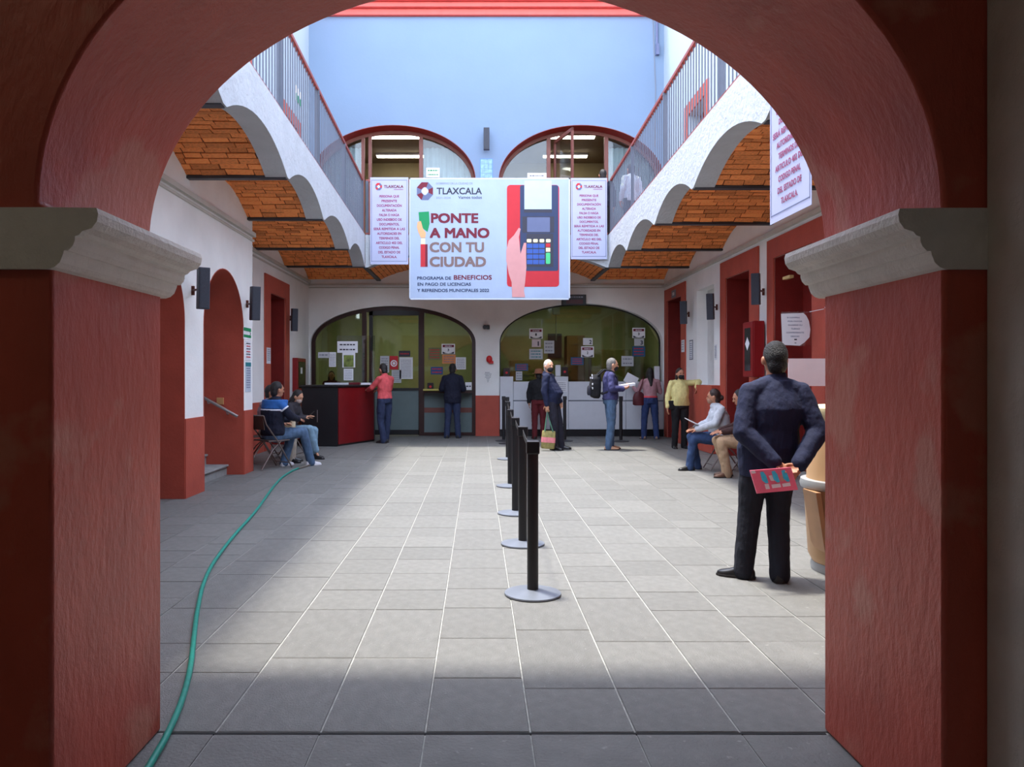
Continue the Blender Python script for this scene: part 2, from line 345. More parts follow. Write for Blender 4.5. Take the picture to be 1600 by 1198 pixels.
# ---- galleries
def xl(y): return -2.18-.0227*(y-6.6)
def xr(y): return 2.66+.0165*(y-9.5)
BL = [A1+.02,4.25,6.62,9.05,11.42,14.06,16.3,YB]; BR = [A1+.02,4.6,7.05,9.53,11.76,14.16,16.4,YB]
VZ, VR = 3.76, .27
def scallop(B, top=GF, flat=.05, n=14, rise=VR, z=VZ):
    pts = []
    for a, b in zip(B[:-1], B[1:]):
        w_ = (b-a)/2-flat; r = (w_*w_+rise*rise)/(2*rise); th = math.asin(min(1,w_/r)); c_ = (a+b)/2
        pts += [(a,z)] + [(c_+r*math.sin(-th+2*th*i/n), z+rise-r+r*math.cos(-th+2*th*i/n)) for i in range(n+1)]
    pts.append((B[-1],z)); return pts+[(B[-1],top),(B[0],top)]
def warp(o, fx):
    for v in o.data.vertices: v.co.x += fx(v.co.y)
    o.data.update()
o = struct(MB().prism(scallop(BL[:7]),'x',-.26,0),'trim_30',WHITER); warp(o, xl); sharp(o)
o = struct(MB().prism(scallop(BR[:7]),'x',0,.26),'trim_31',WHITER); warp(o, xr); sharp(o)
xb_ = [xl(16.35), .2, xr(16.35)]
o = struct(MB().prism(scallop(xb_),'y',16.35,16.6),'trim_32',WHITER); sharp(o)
TERR = mat('terracotta_floor',srgb(170,110,90),.8,var=.15,bump=.2)
struct(MB().prism([(XL,A1+.02),(xl(A1)-.26,A1+.02),(xl(16.4)-.26,16.6),(xr(16.4)+.26,16.6),(xr(A1)+.26,A1+.02),(XR,A1+.02),(XR,YB),(XL,YB)],'z',GF-.12,GF-.005),'floor_gallery',TERR)
struct(MB().box(xl(4)-.1,xr(4)+.1,A1+.01,4.13,4.2,GF),'front_shade_slab',WHITE)  # unseen slab added so its edge ends the sunlit floor near the arch
# brick vaults: mortar shell plus single bricks
def bmesh_(seed):
    r = random.Random(seed); b = MB(); b.box(-.5,.5,-.5,.5,-.5,.5)
    b.v = [(x+r.uniform(-.02,.02), y+r.uniform(-.05,.05), z+r.uniform(-.1,.1)) for x,y,z in b.v]
    me = b.mesh('brick'); me.materials.append(BRICK); return me
BM = [bmesh_(i) for i in range(6)]
def vault(a, b, x0f, x1f, singles, name, z=VZ+.03, rise=VR+.03, axis='y'):
    flat = .04; w_ = (b-a)/2-flat; r = (w_*w_+rise*rise)/(2*rise); th = math.asin(w_/r); cy = (a+b)/2; zc = z+rise-r; n = 14
    sh = MB(); V = []
    for i in range(n+1):
        t = -th+2*th*i/n; y = cy+(r+.03)*math.sin(t); zz = zc+(r+.03)*math.cos(t)
        V.append((x0f(y),y,zz)); V.append((x1f(y),y,zz))
    top = [(x0f(a),a,GF-.13),(x1f(a),a,GF-.13),(x0f(b),b,GF-.13),(x1f(b),b,GF-.13)]
    sh.v = V; sh.f = [(2*i,2*i+1,2*i+3,2*i+2) for i in range(n)]
    if axis == 'x': sh.v = [(q[1],q[0],q[2]) for q in sh.v]; sh.f = [f[::-1] for f in sh.f]
    root = struct(sh, name, BMORT)
    sm_ = root.modifiers.new('thickness','SOLIDIFY'); sm_.thickness = .03; sm_.offset = -1
    nc = max(6, int(round(2*th*r/.100))); rest = MB()
    for i in range(nc):
        t = -th+2*th*(i+.5)/nc; y = cy+r*math.sin(t); zz = zc+r*math.cos(t); h = 2*th*r/nc
        lo, hi = x0f(y), x1f(y); x = lo+random.uniform(-.25,0)
        while x < hi:
            L = random.choice((.2,.25,.29,.33)); x2 = min(x+L, hi); xs = max(x, lo)
            if x2-xs > .03:
                M = Matrix.Translation((0,0,0)); pos = ((xs+x2)/2, y, zz+.012-random.uniform(0,.012)); sc = (x2-xs-.012, h-.014, .03)
                if singles:
                    o = bpy.data.objects.new('brick', random.choice(BM)); C.objects.link(o); o.parent = root; o.scale = sc
                    if axis == 'y': o.location = pos; o.rotation_euler = (-t,random.uniform(-.01,.01),random.uniform(-.025,.025))
                    else: o.location = (pos[1],pos[0],pos[2]); o.rotation_euler = (0,t,math.pi/2)
                else:
                    Mx = (Matrix.Translation(pos) @ Matrix.Rotation(-t,4,'X') @ Matrix.Diagonal((*sc,1))) if axis == 'y' else (Matrix.Translation((pos[1],pos[0],pos[2])) @ Matrix.Rotation(t,4,'Y') @ Matrix.Rotation(math.pi/2,4,'Z') @ Matrix.Diagonal((*sc,1)))
                    rest.box(-.5,.5,-.5,.5,-.5,.5,Mx)
            x = x+L
    if rest.v: rest.build('bricks', BRICK, root, kind='stuff')
    return root
for i in range(1, 7):
    vault(BL[i], BL[i+1], lambda y: XL if y > 11.5 else XLP-.02, lambda y: xl(y)-.25 if y < 16.4 else xl(16.4)-.02, 2 <= i <= 4, 'ceiling')
    vault(BR[i], BR[i+1], lambda y: xr(y)+.25 if y < 16.4 else xr(16.4)+.02, lambda y: XR, 2 <= i <= 4, 'ceiling')
for a, b in zip(xb_[:-1], xb_[1:]): vault(a, b, lambda x: 16.6, lambda x: YB, False, 'ceiling', axis='x')
n = 40
for i, y in enumerate(BL[1:7]):
    wl = XL if y > 11.5 else XLP
    struct(MB().box(wl,xl(y)-.02,y-.05,y+.05,VZ-.012,VZ+.02).box(wl,xl(y)-.03,y-.01,y+.01,VZ,VZ+.12),'trim_%d'%n,STEEL); n += 1
for y in BR[1:7]:
    struct(MB().box(xr(y)+.02,XR,y-.05,y+.05,VZ-.012,VZ+.02).box(xr(y)+.03,XR,y-.01,y+.01,VZ,VZ+.12),'trim_%d'%n,STEEL); n += 1
for x in xb_:
    struct(MB().box(x-.05,x+.05,16.36,YB,VZ-.012,VZ+.02),'trim_%d'%n,STEEL); n += 1
# ---- offices behind the arches
struct(MB().box(XL-.6,XR+.5,22.6,22.7,0,4.3).box(XL-.6,XL-.5,YB+.35,22.6,0,4.3).box(XR+.4,XR+.5,YB+.35,22.6,0,4.3).box(.1,.22,YB+.35,22.6,0,4.3),'wall_office',OFFW)
struct(MB().box(XL-.6,XR+.5,YB+.35,22.7,3.6,3.7),'ceiling_office',OFFW)
struct(MB().box(XL-.6,XR+.5,18.75,22.7,-.2,-.004),'floor_office',STONE)
UPW = mat('upper_office_wall',srgb(150,138,104),.9,var=.05)
struct(MB().box(XL-.6,XR+.5,23.6,23.7,GF,8.4).box(XL-.6,XL-.5,YB+.65,23.6,GF,8.4).box(XR+.4,XR+.5,YB+.65,23.6,GF,8.4),'wall_upper_office',UPW)
struct(MB().box(XL-.6,XR+.5,YB+.65,23.7,8.0,8.1),'ceiling_upper_office',mat('upper_ceiling',srgb(120,108,84),.9,var=.05))
struct(MB().box(XL-.6,XR+.5,YB+.64,23.7,GF-.2,GF-.01),'floor_upper_office',TERR)
# unseen fill lights added to brighten the passage and both ground-floor offices
def fill_panel(label, x, y, z, w_, d_, st, col):
    root = thing('fill_light', label, 'lamp', (x,y,z-.06), 0)
    MB().box(x-w_/2-.03,x+w_/2+.03,y-d_/2-.03,y+d_/2+.03,z-.05,z).build('housing', IRON, root, world=True)
    MB().box(x-w_/2,x+w_/2,y-d_/2,y+d_/2,z-.06,z-.05).build('diffuser', emit('fill_diffuser_%d'%int(st*100), col, st), root, world=True)
fill_panel('square fill light added under the passage ceiling behind the arch', -3.0, .4, 4.2, .6, .6, 2.0, (1,.86,.62,1))
fill_panel('fill light added under the reception office ceiling', -2.0, 20.6, 3.6, 1.2, .5, 6, (1,.95,.7,1))
fill_panel('fill light added under the ticket office ceiling', 2.4, 20.6, 3.6, 1.2, .5, 4, (1,.95,.7,1))
# ================================================================== THINGS
# ---- flat print helper: a sheet lying in a plane, with real lettering meshes
_TX = {}
def text_mesh(s, bold):
    if (s,bold) not in _TX:
        cu = bpy.data.curves.new('t','FONT'); cu.body = s; cu.offset = bold; cu.resolution_u = 3
        ob = bpy.data.objects.new('t',cu); me = bpy.data.meshes.new_from_object(ob)
        V = [tuple(v.co) for v in me.vertices]; Fc = [tuple(p.vertices) for p in me.polygons]
        bpy.data.objects.remove(ob); bpy.data.curves.remove(cu); bpy.data.meshes.remove(me)
        xs = [v[0] for v in V]; ys = [v[1] for v in V]; _TX[(s,bold)] = (V,Fc,min(xs),max(xs),max(ys))
    return _TX[(s,bold)]
class Sheet:
    def __init__(s, root, O, R, U, rip=None):
        s.root = root; s.O = Vector(O); s.R = Vector(R).normalized(); s.U = Vector(U).normalized(); s.N = s.R.cross(s.U); s.rip = rip; s.m = {}
    def w(s, u, v, lay):
        p = s.O+s.R*u+s.U*v+s.N*(.0012*lay+.0015)
        return p+s.N*(s.rip(u,v) if s.rip else 0)
    def mb(s, col, nm): return s.m.setdefault((col,nm), MB())
    def poly(s, col, pts, lay=1, nm='print'):
        v = [s.w(u,v_,lay) for u,v_ in pts]; s.mb(col,nm).add(v, [tuple(range(len(v)))])
    def rect(s, col, u0, u1, v0, v1, lay=1, r=0, nm='print'):
        if r:
            pts = []
            for cx, cy, t in ((u1-r,v1-r,0),(u0+r,v1-r,90),(u0+r,v0+r,180),(u1-r,v0+r,270)):
                pts += [(cx+r*math.cos(math.radians(t+a)), cy+r*math.sin(math.radians(t+a))) for a in (0,30,60,90)]
            s.poly(col, pts, lay, nm)
        else: s.poly(col, [(u0,v0),(u1,v0),(u1,v1),(u0,v1)], lay, nm)
    def text(s, col, t, u0, u1, v, h, bold=.012, lay=2):
        V, Fc, a, b, top = text_mesh(t, 0); sx = (u1-u0)/(b-a+2*bold); sy = h/(.73+2*bold)
        for i, (dx, dy) in enumerate(((0,0),(1,1),(1,-1),(-1,1),(-1,-1)) if bold else ((0,0),)):   # heavier strokes
            s.mb(col,'lettering').add([s.w(u0+(p[0]-a+bold+dx*bold)*sx, v+(p[1]+bold+dy*bold)*sy, lay+.12*i) for p in V], Fc)
    def lines(s, col, u0, u1, v, h, seed=0, lay=2):   # unreadable print: rows of small word strokes
        r = random.Random(seed); u = u0
        while u < u1:
            wd = r.uniform(.5,2.2)*h; s.rect(col, u, min(u+wd,u1), v, v+h, lay, nm='lettering'); u += wd+h*.5
    def done(s):
        for (col,nm), mb in s.m.items(): mb.build(nm, col, s.root, world=True, kind='stuff' if len(mb.f) > 1 else None)
ink = lambda n, *c: mat('print_'+n, srgb(*c), .7, var=.04)
I_BLK = ink('charcoal',58,58,70); I_MAR = ink('maroon',112,26,46); I_TAU = ink('taupe',126,102,98); I_RED = ink('red',196,44,54); I_GRN = ink('green',20,140,84)
I_SKIN = ink('skin',212,150,148); I_SKN2 = ink('skin_tan',232,170,120); I_NAVY = ink('navy',50,62,94); I_SLATE = ink('slate',100,108,140); I_BLUE = ink('blue',58,92,170); I_CRM = ink('cream',240,225,180); I_GR2 = ink('key_green',80,200,130); I_PALE = ink('pale_blue',186,204,232)
I_GRY = ink('grey',125,128,138); I_PINK = ink('pink_text',150,66,104); I_WHT = ink('white',235,235,238); I_TEAL = ink('teal',40,120,130)
CLOTH = mat('banner_vinyl',(.37,.45,.60,1),.6,var=.05,vs_=2,bump=.3,bs=5)
CLOTHP = mat('banner_vinyl_lilac',(.42,.44,.60,1),.6,var=.04,vs_=2)
HEM = mat('banner_hem',(.55,.6,.68,1),.6,var=.03)
def cloth(root, O, R, U, w, h, rip, m, nu=24, nv=18, name='cloth'):
    O, R, U = Vector(O), Vector(R).normalized(), Vector(U).normalized(); N = R.cross(U); b = MB()
    for back in (0,1):
        k = len(b.v)
        for j in range(nv+1):
            for i in range(nu+1):
                u, v = w*i/nu, -h*j/nv; b.v.append(tuple(O+R*u+U*v+N*(rip(u,v)-.003*back)))
        for j in range(nv):
            for i in range(nu):
                q = (k+j*(nu+1)+i, k+(j+1)*(nu+1)+i, k+(j+1)*(nu+1)+i+1, k+j*(nu+1)+i+1); b.f.append(q if not back else q[::-1])
    return b.build(name, m, root, world=True, smooth=True)
# ---- main banner (hangs from the back gallery railing)
DB = 16.24
def bu(cx): return X(560+cx/3.8095, DB)
def bv_(cy): return Z(260+cy/3.8095, DB)
u0, u1, v0, v1 = bu(303), bu(1260), bv_(68), bv_(793)
ban = thing('banner','large pale blue printed banner with card terminal picture and PONTE A MANO slogan','banner',((u0+u1)/2,DB,v1))
rip = lambda u,v: 0.0
O = (u0,DB,v0); cloth(ban,O,(1,0,0),(0,0,1),u1-u0,v0-v1,rip,CLOTH)
S = Sheet(ban,O,(1,0,0),(0,0,1),rip)
a = lambda cx: bu(cx)-u0
e = lambda cy: bv_(cy)-v0
R_ = lambda col,x0,y0,x1,y1,lay=1,r=0: S.rect(col,a(x0),a(x1),e(y1),e(y0),lay,r)
T_ = lambda col,t,x0,x1,yb,yt,b=.012: S.text(col,t,a(x0),a(x1),e(yb),e(yt)-e(yb),b)
R_(HEM,303,68,1260,76); R_(HEM,303,784,1260,793); R_(HEM,303,68,309,793); R_(HEM,1252,68,1260,793)
def octo(S, cx, cy, r, c1, c2, lay=2):   # interlaced diamond emblem
    for q in range(8):
        t0, t1 = math.radians(22.5+45*q), math.radians(22.5+45*(q+1))
        o_ = lambda t,k: (cx+r*k*math.cos(t), cy+r*k*math.sin(t)*1.1)
        S.poly((c1,c1,c2,c2)[(q+1)//2%4] if q%2 else (c2,c1,c1,c2)[q//2%4], [o_(t0,.42),o_(t0,1),o_(t1,1),o_(t1,.42)], lay)
    S.poly(I_WHT, [(cx+r*.42,cy),(cx,cy+r*.46),(cx-r*.42,cy),(cx,cy-r*.46)], lay+1)
octo(S, a(396), e(147), (a(448)-a(344))/2, I_MAR, I_SLATE)
T_(I_GRY,'GOBIERNO DE LA CIUDAD DE',462,680,107,94,.0); T_(I_BLK,'TLAXCALA',466,735,166,124,.02); T_(I_GRY,'2021-2024',462,548,192,180,0); T_(I_BLK,'Vamos todos',594,735,192,174,.01)
T_(I_MAR,'PONTE',432,714,337,275,.036); T_(I_MAR,'A MANO',424,780,426,362,.036); T_(I_TAU,'CON TU',424,748,511,447,.036); T_(I_TAU,'CIUDAD',424,760,597,533,.036)
T_(I_NAVY,'PROGRAMA DE',350,552,674,654,.024); T_(I_MAR,'BENEFICIOS',568,794,674,645,.022); T_(I_NAVY,'EN PAGO DE LICENCIAS',352,670,710,690,.024); T_(I_NAVY,'Y REFRENDOS MUNICIPALES 2022',350,778,747,727,.024)
# little hand holding a green map
S.poly(I_GRN,[(a(358),e(272)),(a(420),e(268)),(a(424),e(340)),(a(412),e(390)),(a(385),e(370)),(a(362),e(320))][::-1],2)
S.poly(I_SKN2,[(a(352),e(330)),(a(372),e(325)),(a(384),e(370)),(a(402),e(395)),(a(398),e(425)),(a(372),e(425)),(a(356),e(390)),(a(348),e(360))][::-1],3)
R_(I_CRM,372,428,398,463,2); R_(I_RED,370,463,412,597,2); R_(I_MAR,398,463,412,597,3)
# card terminal
R_(I_RED,884,110,1195,716,2,.07); R_(I_NAVY,962,112,1190,622,3,.04); R_(I_PALE,988,84,1150,255,5); R_(I_BLK,985,255,1152,275,4)
R_(I_BLK,976,298,1165,395,4,.01); R_(I_SLATE,1004,303,1140,390,5,.01); R_(I_BLK,1000,400,1160,598,4,.02)
for i in range(4): R_(I_CRM,1002+38*i,432,1030+38*i,452,6,.02)
for j in range(4):
    for i in range(3): R_(I_BLUE,1003+36*i,460+32*j,1036+36*i,486+32*j,6,.008)
R_(I_RED,1116,458,1142,480,6,.008); R_(I_CRM,1116,484,1142,508,6,.008); R_(I_GR2,1116,514,1142,580,6,.02)
hp = [(915,778),(912,690),(895,640),(880,560),(880,500),(895,440),(925,410),(955,365),(966,372),(955,420),(960,470),(965,520),(985,455),(999,455),(998,530),(1000,600),(992,690),(985,740),(992,778)]
S.poly(I_SKIN,[(a(x),e(y)) for x,y in hp][::-1],8)
S.done()
# ---- three identical warning banners
WARN = ['PERSONA QUE','PRESENTE','DOCUMENTACIÓN','ALTERADA','FALSA O HAGA','USO INDEBIDO DE','DOCUMENTOS,','SERÁ REMITIDA A LAS','AUTORIDADES EN','TERMINOS DEL','ARTICULO 402 DEL','CODIGO PENAL','DEL ESTADO DE','TLAXCALA.']
WW = [.54,.42,.68,.40,.55,.68,.54,.86,.66,.56,.73,.56,.60,.42]
def warning_banner(label, O, R, w, h):
    R = Vector(R); root = thing('banner',label,'banner',Vector(O)+R*w/2-Vector((0,0,h)),0,'narrow warning banners')
    rp = lambda u,v: 0.0
    cloth(root,O,R,(0,0,1),w,h,rp,CLOTHP,8,14)
    S = Sheet(root,O,R,(0,0,1),rp)
    for c_ in ((.03,.04,-.97,-.03),(.96,.97,-.97,-.03)): S.rect(I_SLATE,c_[0]*w,c_[1]*w,c_[2]*h,c_[3]*h)
    S.rect(I_SLATE,.03*w,.97*w,-.034*h,-.029*h); S.rect(I_SLATE,.03*w,.97*w,-.966*h,-.961*h)
    octo(S,.22*w,-.107*h,.095*w,I_RED,I_SLATE); S.text(I_MAR,'TLAXCALA',.36*w,.87*w,-.122*h,.034*h,.03); S.rect(I_PINK,.62*w,.87*w,-.143*h,-.137*h,2)
    for i, t in enumerate(WARN):
        ww = WW[i]*.96; S.text(I_PINK,t,(.5-ww/2)*w,(.5+ww/2)*w,-(.232+i*.0535)*h,.03*h,.025)
    S.done(); return root
warning_banner('narrow lilac warning banner hanging just left of the large banner',(X(578.5,DB),DB-.0,Z(277,DB)),(1,0,0),X(638,DB)-X(578.5,DB),Z(277,DB)-Z(413,DB))
warning_banner('narrow lilac warning banner hanging just right of the large banner',(X(892,DB),DB-.0,Z(278,DB)),(1,0,0),X(948.5,DB)-X(892,DB),Z(278,DB)-Z(405,DB))
warning_banner('narrow lilac warning banner on the right gallery edge half hidden by the arch',(2.585,6.80,4.60),(.02,-1,0),.81,1.84)
# ---- railings
def railing(label, p0, p1, posts, z0=GF, z1=5.64, step=.13):
    p0, p1 = Vector(p0), Vector(p1); d = p1-p0; L = d.length; d.normalize(); ang = math.atan2(d.y,d.x)
    root = thing('balcony_railing',label,'railing',(p0.x,p0.y,z0),ang)
    MB().box(0,L,-.025,.025,z1-z0-.05,z1-z0).build('top_rail',RUST,root,bevel=.004)
    MB().box(0,L,-.03,.03,.02,.055).build('bottom_rail',RUST,root)
    bm_ = MB().box(-.007,.007,-.007,.007,.05,z1-z0-.04).mesh('baluster'); bm_.materials.append(IRON)
    pm = MB().box(-.028,.028,-.028,.028,0,z1-z0-.03).mesh('post'); pm.materials.append(IRON)
    for t in posts:
        o = bpy.data.objects.new('post',pm); C.objects.link(o); o.parent = root; o.location = (t,0,0)
    n_ = int(L/step)
    for i in range(1,n_):
        t = i*L/n_
        if any(abs(t-q) < .05 for q in posts): continue
        o = bpy.data.objects.new('baluster',bm_); C.objects.link(o); o.parent = root; o.location = (t,0,0)
railing('grey iron balcony railing along the left gallery',(xl(4.2)-.06,4.2,0),(xl(16.35)-.06,16.35,0),[y-4.2 for y in (6.5,8.85,11.2,13.75,16.3)])
railing('grey iron balcony railing along the right gallery',(xr(4.2)+.06,4.2,0),(xr(16.4)+.06,16.4,0),[y-4.2 for y in (7.0,8.55,11.3,13.9,16.35)])
railing('grey iron balcony railing behind the hanging banners',(xl(16.4),16.42,0),(xr(16.4),16.42,0),[.03,1.75,3.5,5.1],step=.14)
# ---- queue posts
SB = mat('post_black_enamel',(.014,.014,.016,1),.38,var=.1); SG = mat('post_base_grey',srgb(112,118,128),.45,.2,var=.08); SBelt = mat('belt_webbing',(.02,.02,.022,1),.8,var=.2)
posts = [(.356,5.0),(.378,6.5),(.387,7.97),(.42,9.98),(.515,13.3),(.625,16.4),(.57,17.1),(1.93,17.1),(3.16,17.0)]
def post(x,y,label,nxt,base=SG):
    root = thing('queue_post',label,'queue post',(x,y,0),0,'black belt queue posts')
    MB().lathe([(.001,0),(.18,0),(.185,.006),(.183,.014),(.12,.024),(.05,.034),(.04,.036)],n=40).build('base',base,root,smooth=True)
    MB().lathe([(.0365,.03),(.0365,.93)],n=20).build('post',SB,root,smooth=True)
    MB().box(-.042,.042,-.042,.042,.915,1.0).build('belt_head',SB,root,bevel=.008)
    if nxt:
        dx, dy = nxt[0]-x, nxt[1]-y; L = math.hypot(dx,dy); M = Matrix.Rotation(math.atan2(dy,dx),4,'Z')
        b = MB(); n_ = 10
        for i in range(n_):
            t0, t1 = .04+(L-.08)*i/n_, .04+(L-.08)*(i+1)/n_; s_ = lambda t: -.03*math.sin(math.pi*t/L)
            v = [M @ Vector(q) for q in ((t0,-.002,.93+s_(t0)),(t1,-.002,.93+s_(t1)),(t1,-.002,.975+s_(t1)),(t0,-.002,.975+s_(t0)),(t0,.002,.93+s_(t0)),(t1,.002,.93+s_(t1)),(t1,.002,.975+s_(t1)),(t0,.002,.975+s_(t0)))]
            b.add(v,[(0,1,2,3),(7,6,5,4),(3,2,6,7),(0,4,5,1)])
        b.build('belt',SBelt,root)
LBL = ['black queue post nearest the arch, on a wide grey round base','black queue post directly behind the nearest one in the row','third black queue post from the arch in the middle row','fourth black queue post from the arch in the middle row','fifth black queue post from the arch, far along the middle row','black queue post ending the middle row near the counter','black queue post by the red and white pier between the two arches','black queue post beside the man with the tote bag, before the white counter','black queue post behind the man with the backpack']
SGd = mat('post_base_black',(.03,.03,.035,1),.5,var=.1)
for i,(x,y) in enumerate(posts): post(x,y,LBL[i],posts[i+1] if i < 5 else None, SG if i < 5 else SGd)
# ---- garden hose
HOSE = mat('green_rubber_hose',srgb(24,140,122),.4,var=.15,vs_=30)
def fl_(px,py): d = F*CAMZ/(py-590); return Vector((X(px,d),d,.016))
hp = [(205,1250),(238,1195),(262,1152),(284,1100),(297,1050),(303,1000),(308,960),(318,915),(335,880),(365,840),(400,800),(425,765),(440,748),(455,738),(466,733)]
cu = [fl_(*p) for p in hp]; pts = []
for i in range(len(cu)-1):
    p0,p1,p2,p3 = cu[max(i-1,0)],cu[i],cu[i+1],cu[min(i+2,len(cu)-1)]
    for k in range(6):
        t = k/6; pts.append(.5*((2*p1)+(p2-p0)*t+(2*p0-5*p1+4*p2-p3)*t*t+(3*p1-p0-3*p2+p3)*t**3))
pts.append(cu[-1])
hz_ = thing('garden_hose','green garden hose snaking over the paving from the left pillar','hose',(pts[0].x,pts[0].y,0))
MB().tube(pts,.014,8).build('tube',HOSE,hz_,world=True,smooth=True)
q0, q1 = cu[-1], fl_(487,727)
MB().cyl(q0,q0.lerp(q1,.55),.017,n=10).cyl(q0.lerp(q1,.55),q1,.012,n=10).build('nozzle',mat('worn_brass',srgb(150,140,128),.4,.7,var=.2),hz_,world=True,smooth=True,label='pale metal nozzle')
# ---- column loudspeakers
SPK = mat('speaker_grey',srgb(66,70,82),.55,var=.06); SPG = mat('speaker_grille',srgb(56,60,70),.7,var=.15,vs_=80); BRK = mat('speaker_bracket',srgb(96,52,40),.5,.3,var=.1)
def speaker(label, wall, face, rz, tilt, h=.48, w=.125, dp=.12):
    # wall: plate centre on the wall, face: box centre
    wall, face = Vector(wall), Vector(face); root = thing('column_speaker',label,'loudspeaker',face,0,'grey column loudspeakers')
    M = Matrix.Rotation(rz,4,'Z') @ Matrix.Rotation(tilt,4,'X')
    MB().box(-w/2,w/2,-dp/2,dp/2,-h/2,h/2,M).build('cabinet',SPK,root,bevel=.008)
    MB().box(-w/2+.01,w/2-.01,-dp/2-.006,-dp/2,-h/2+.015,h/2-.015,M).build('grille',SPG,root)
    d = wall-face; n_ = Vector((1,0,0)) if abs(d.x) > abs(d.y) else Vector((0,1,0)); sg = 1 if d.dot(n_) > 0 else -1
    MB().cyl(d*.3,d*.96,.014,n=10).build('arm',BRK,root)
    q = d-n_*sg*.01; e_ = Vector((.012 if n_.x else .035,.012 if n_.y else .035,.055))
    MB().box(q.x-e_.x,q.x+e_.x,q.y-e_.y,q.y+e_.y,q.z-e_.z,q.z+e_.z).build('wall_plate',BRK,root,bevel=.004)
def sp(label, plate, box, xw, off, rz, tilt=.06):
    d = F*xw/(plate[0]-747); wl = Vector((xw,d,Z(plate[1],d))); sgn = -1 if xw > 0 else 1
    db = d+.0; speaker(label, wl, Vector((xw+sgn*off,F*(xw+sgn*off)/(box[0]-747),Z(box[1],d))), rz, tilt)
sp('grey column speaker on the left pier nearest the arch pillar',(300,454),(317.5,455),XLP,.24,.6)
sp('grey column speaker on the left wall above the green exit sign',(385,475),(398.5,478),XLP,.24,.6)
sp('grey column speaker on the left wall beyond the red door surround',(453,497),(460,502),XL,.2,.5)
sp('grey column speaker on the right wall beside the far red door',(1077,491),(1068,490),XR,.2,-.5)
sp('grey column speaker in front of the white niche on the right wall',(1121,480),(1110,481),XR,.22,-.5,.14)
sp('grey column speaker on the right wall above the hose cabinet',(1194,456),(1181,455),XR,.24,-.5)
speaker('grey column speaker high on the pale blue back wall',(X(760,YB),YB,Z(221,YB)),(X(760,YB),YB-.2,Z(221,YB)),0,.04,.52,.14)
# ---- signs on the left wall
def wall_sheet(name, label, cat, px0, py0, px1, py1, xw, m, group=None):
    # sheet on a side wall given by its near/far pixel columns
    d0, d1 = F*xw/(px0-747), F*xw/(px1-747); sgn = 1 if xw < 0 else -1
    za, zb = Z((py0),(d0+d1)/2), Z((py1),(d0+d1)/2); ya, yb = min(d0,d1), max(d0,d1)
    root = thing(name,label,cat,(xw,(ya+yb)/2,zb),0,group)
    MB().box(min(xw,xw+.006*sgn),max(xw,xw+.006*sgn),ya,yb,zb,za).build('panel',m,root,world=True)
    if sgn > 0: S = Sheet(root,(xw+.006*sgn,ya,za),(0,1,0),(0,0,1))
    else: S = Sheet(root,(xw+.006*sgn,yb,za),(0,-1,0),(0,0,1))
    return S, yb-ya, za-zb
PAPER = mat('white_paper',(.72,.73,.76,1),.7,var=.03); PAPERG = mat('grey_paper',(.5,.52,.54,1),.7,var=.05)
x_ = XLP
S,w_,h_ = wall_sheet('exit_sign','green and white exit arrow sign on the left pier','sign',380,511,391.5,530,x_,I_WHT)
S.rect(I_GRN,.0,w_,-.34*h_,-.06*h_); S.rect(I_GRN,0,w_,-.86*h_,-.64*h_); S.poly(I_WHT,[(.2*w_,-.6*h_),(.2*w_,-.4*h_),(.9*w_,-.4*h_),(.9*w_,-.6*h_)],2); S.poly(I_BLK,[(.75*w_,-.25*h_),(.97*w_,-.5*h_),(.75*w_,-.75*h_),(.85*w_,-.5*h_)],3); S.done()
S,w_,h_ = wall_sheet('safety_poster','safety notice with red symbols under the exit sign','poster',383,533,391.5,563,x_,PAPER)
for i in range(6): S.lines(I_RED if i%2 else I_BLK,.15*w_,.85*w_,-(.15+.14*i)*h_,.06*h_,i)
S.done()
S,w_,h_ = wall_sheet('information_poster','tall pale poster with teal heading on the left pier','poster',383,566,391.5,612,x_,mat('pale_blue_paper',(.52,.58,.66,1),.7,var=.04))
S.rect(I_TEAL,0,w_,-.14*h_,0)
for i in range(9): S.lines(I_SLATE,.15*w_,.85*w_,-(.22+.08*i)*h_,.03*h_,i)
S.done()
S,w_,h_ = wall_sheet('door_notice','small white paper taped on the left red door surround','notice',416.5,543,422.5,568,XL+.03,PAPER)
for i in range(6): S.lines(I_GRY,.15*w_,.85*w_,-(.15+.13*i)*h_,.05*h_,i+3)
S.done()
S,w_,h_ = wall_sheet('door_notice','small white paper taped on the far right red door surround','notice',1065,531,1069.5,550,XR-.03,PAPER)
for i in range(4): S.lines(I_GRY,.15*w_,.85*w_,-(.2+.2*i)*h_,.06*h_,i+5)
S.done()
S,w_,h_ = wall_sheet('framed_notice','narrow grey framed notice between far right door and niche','notice',1077.5,531,1083,562,XR,I_GRY)
S.rect(PAPER,.12*w_,.88*w_,-.94*h_,-.06*h_); [S.lines(I_SLATE,.2*w_,.8*w_,-(.2+.1*i)*h_,.04*h_,i) for i in range(8)]; S.done()
S,w_,h_ = wall_sheet('wall_notice','small printed sheet right of the white niche on the right wall','notice',1117,538,1120.5,562,XR,PAPER)
[S.lines(I_GRY,.1*w_,.9*w_,-(.15+.1*i)*h_,.05*h_,i) for i in range(8)]; S.done()
S,w_,h_ = wall_sheet('door_plaque','small grey plaque over the far right red door','plaque',1049.5,453,1056,465,XR-.03,I_GRY); S.lines(I_WHT,.3*w_,.7*w_,-.7*h_,.4*h_,1); S.done()
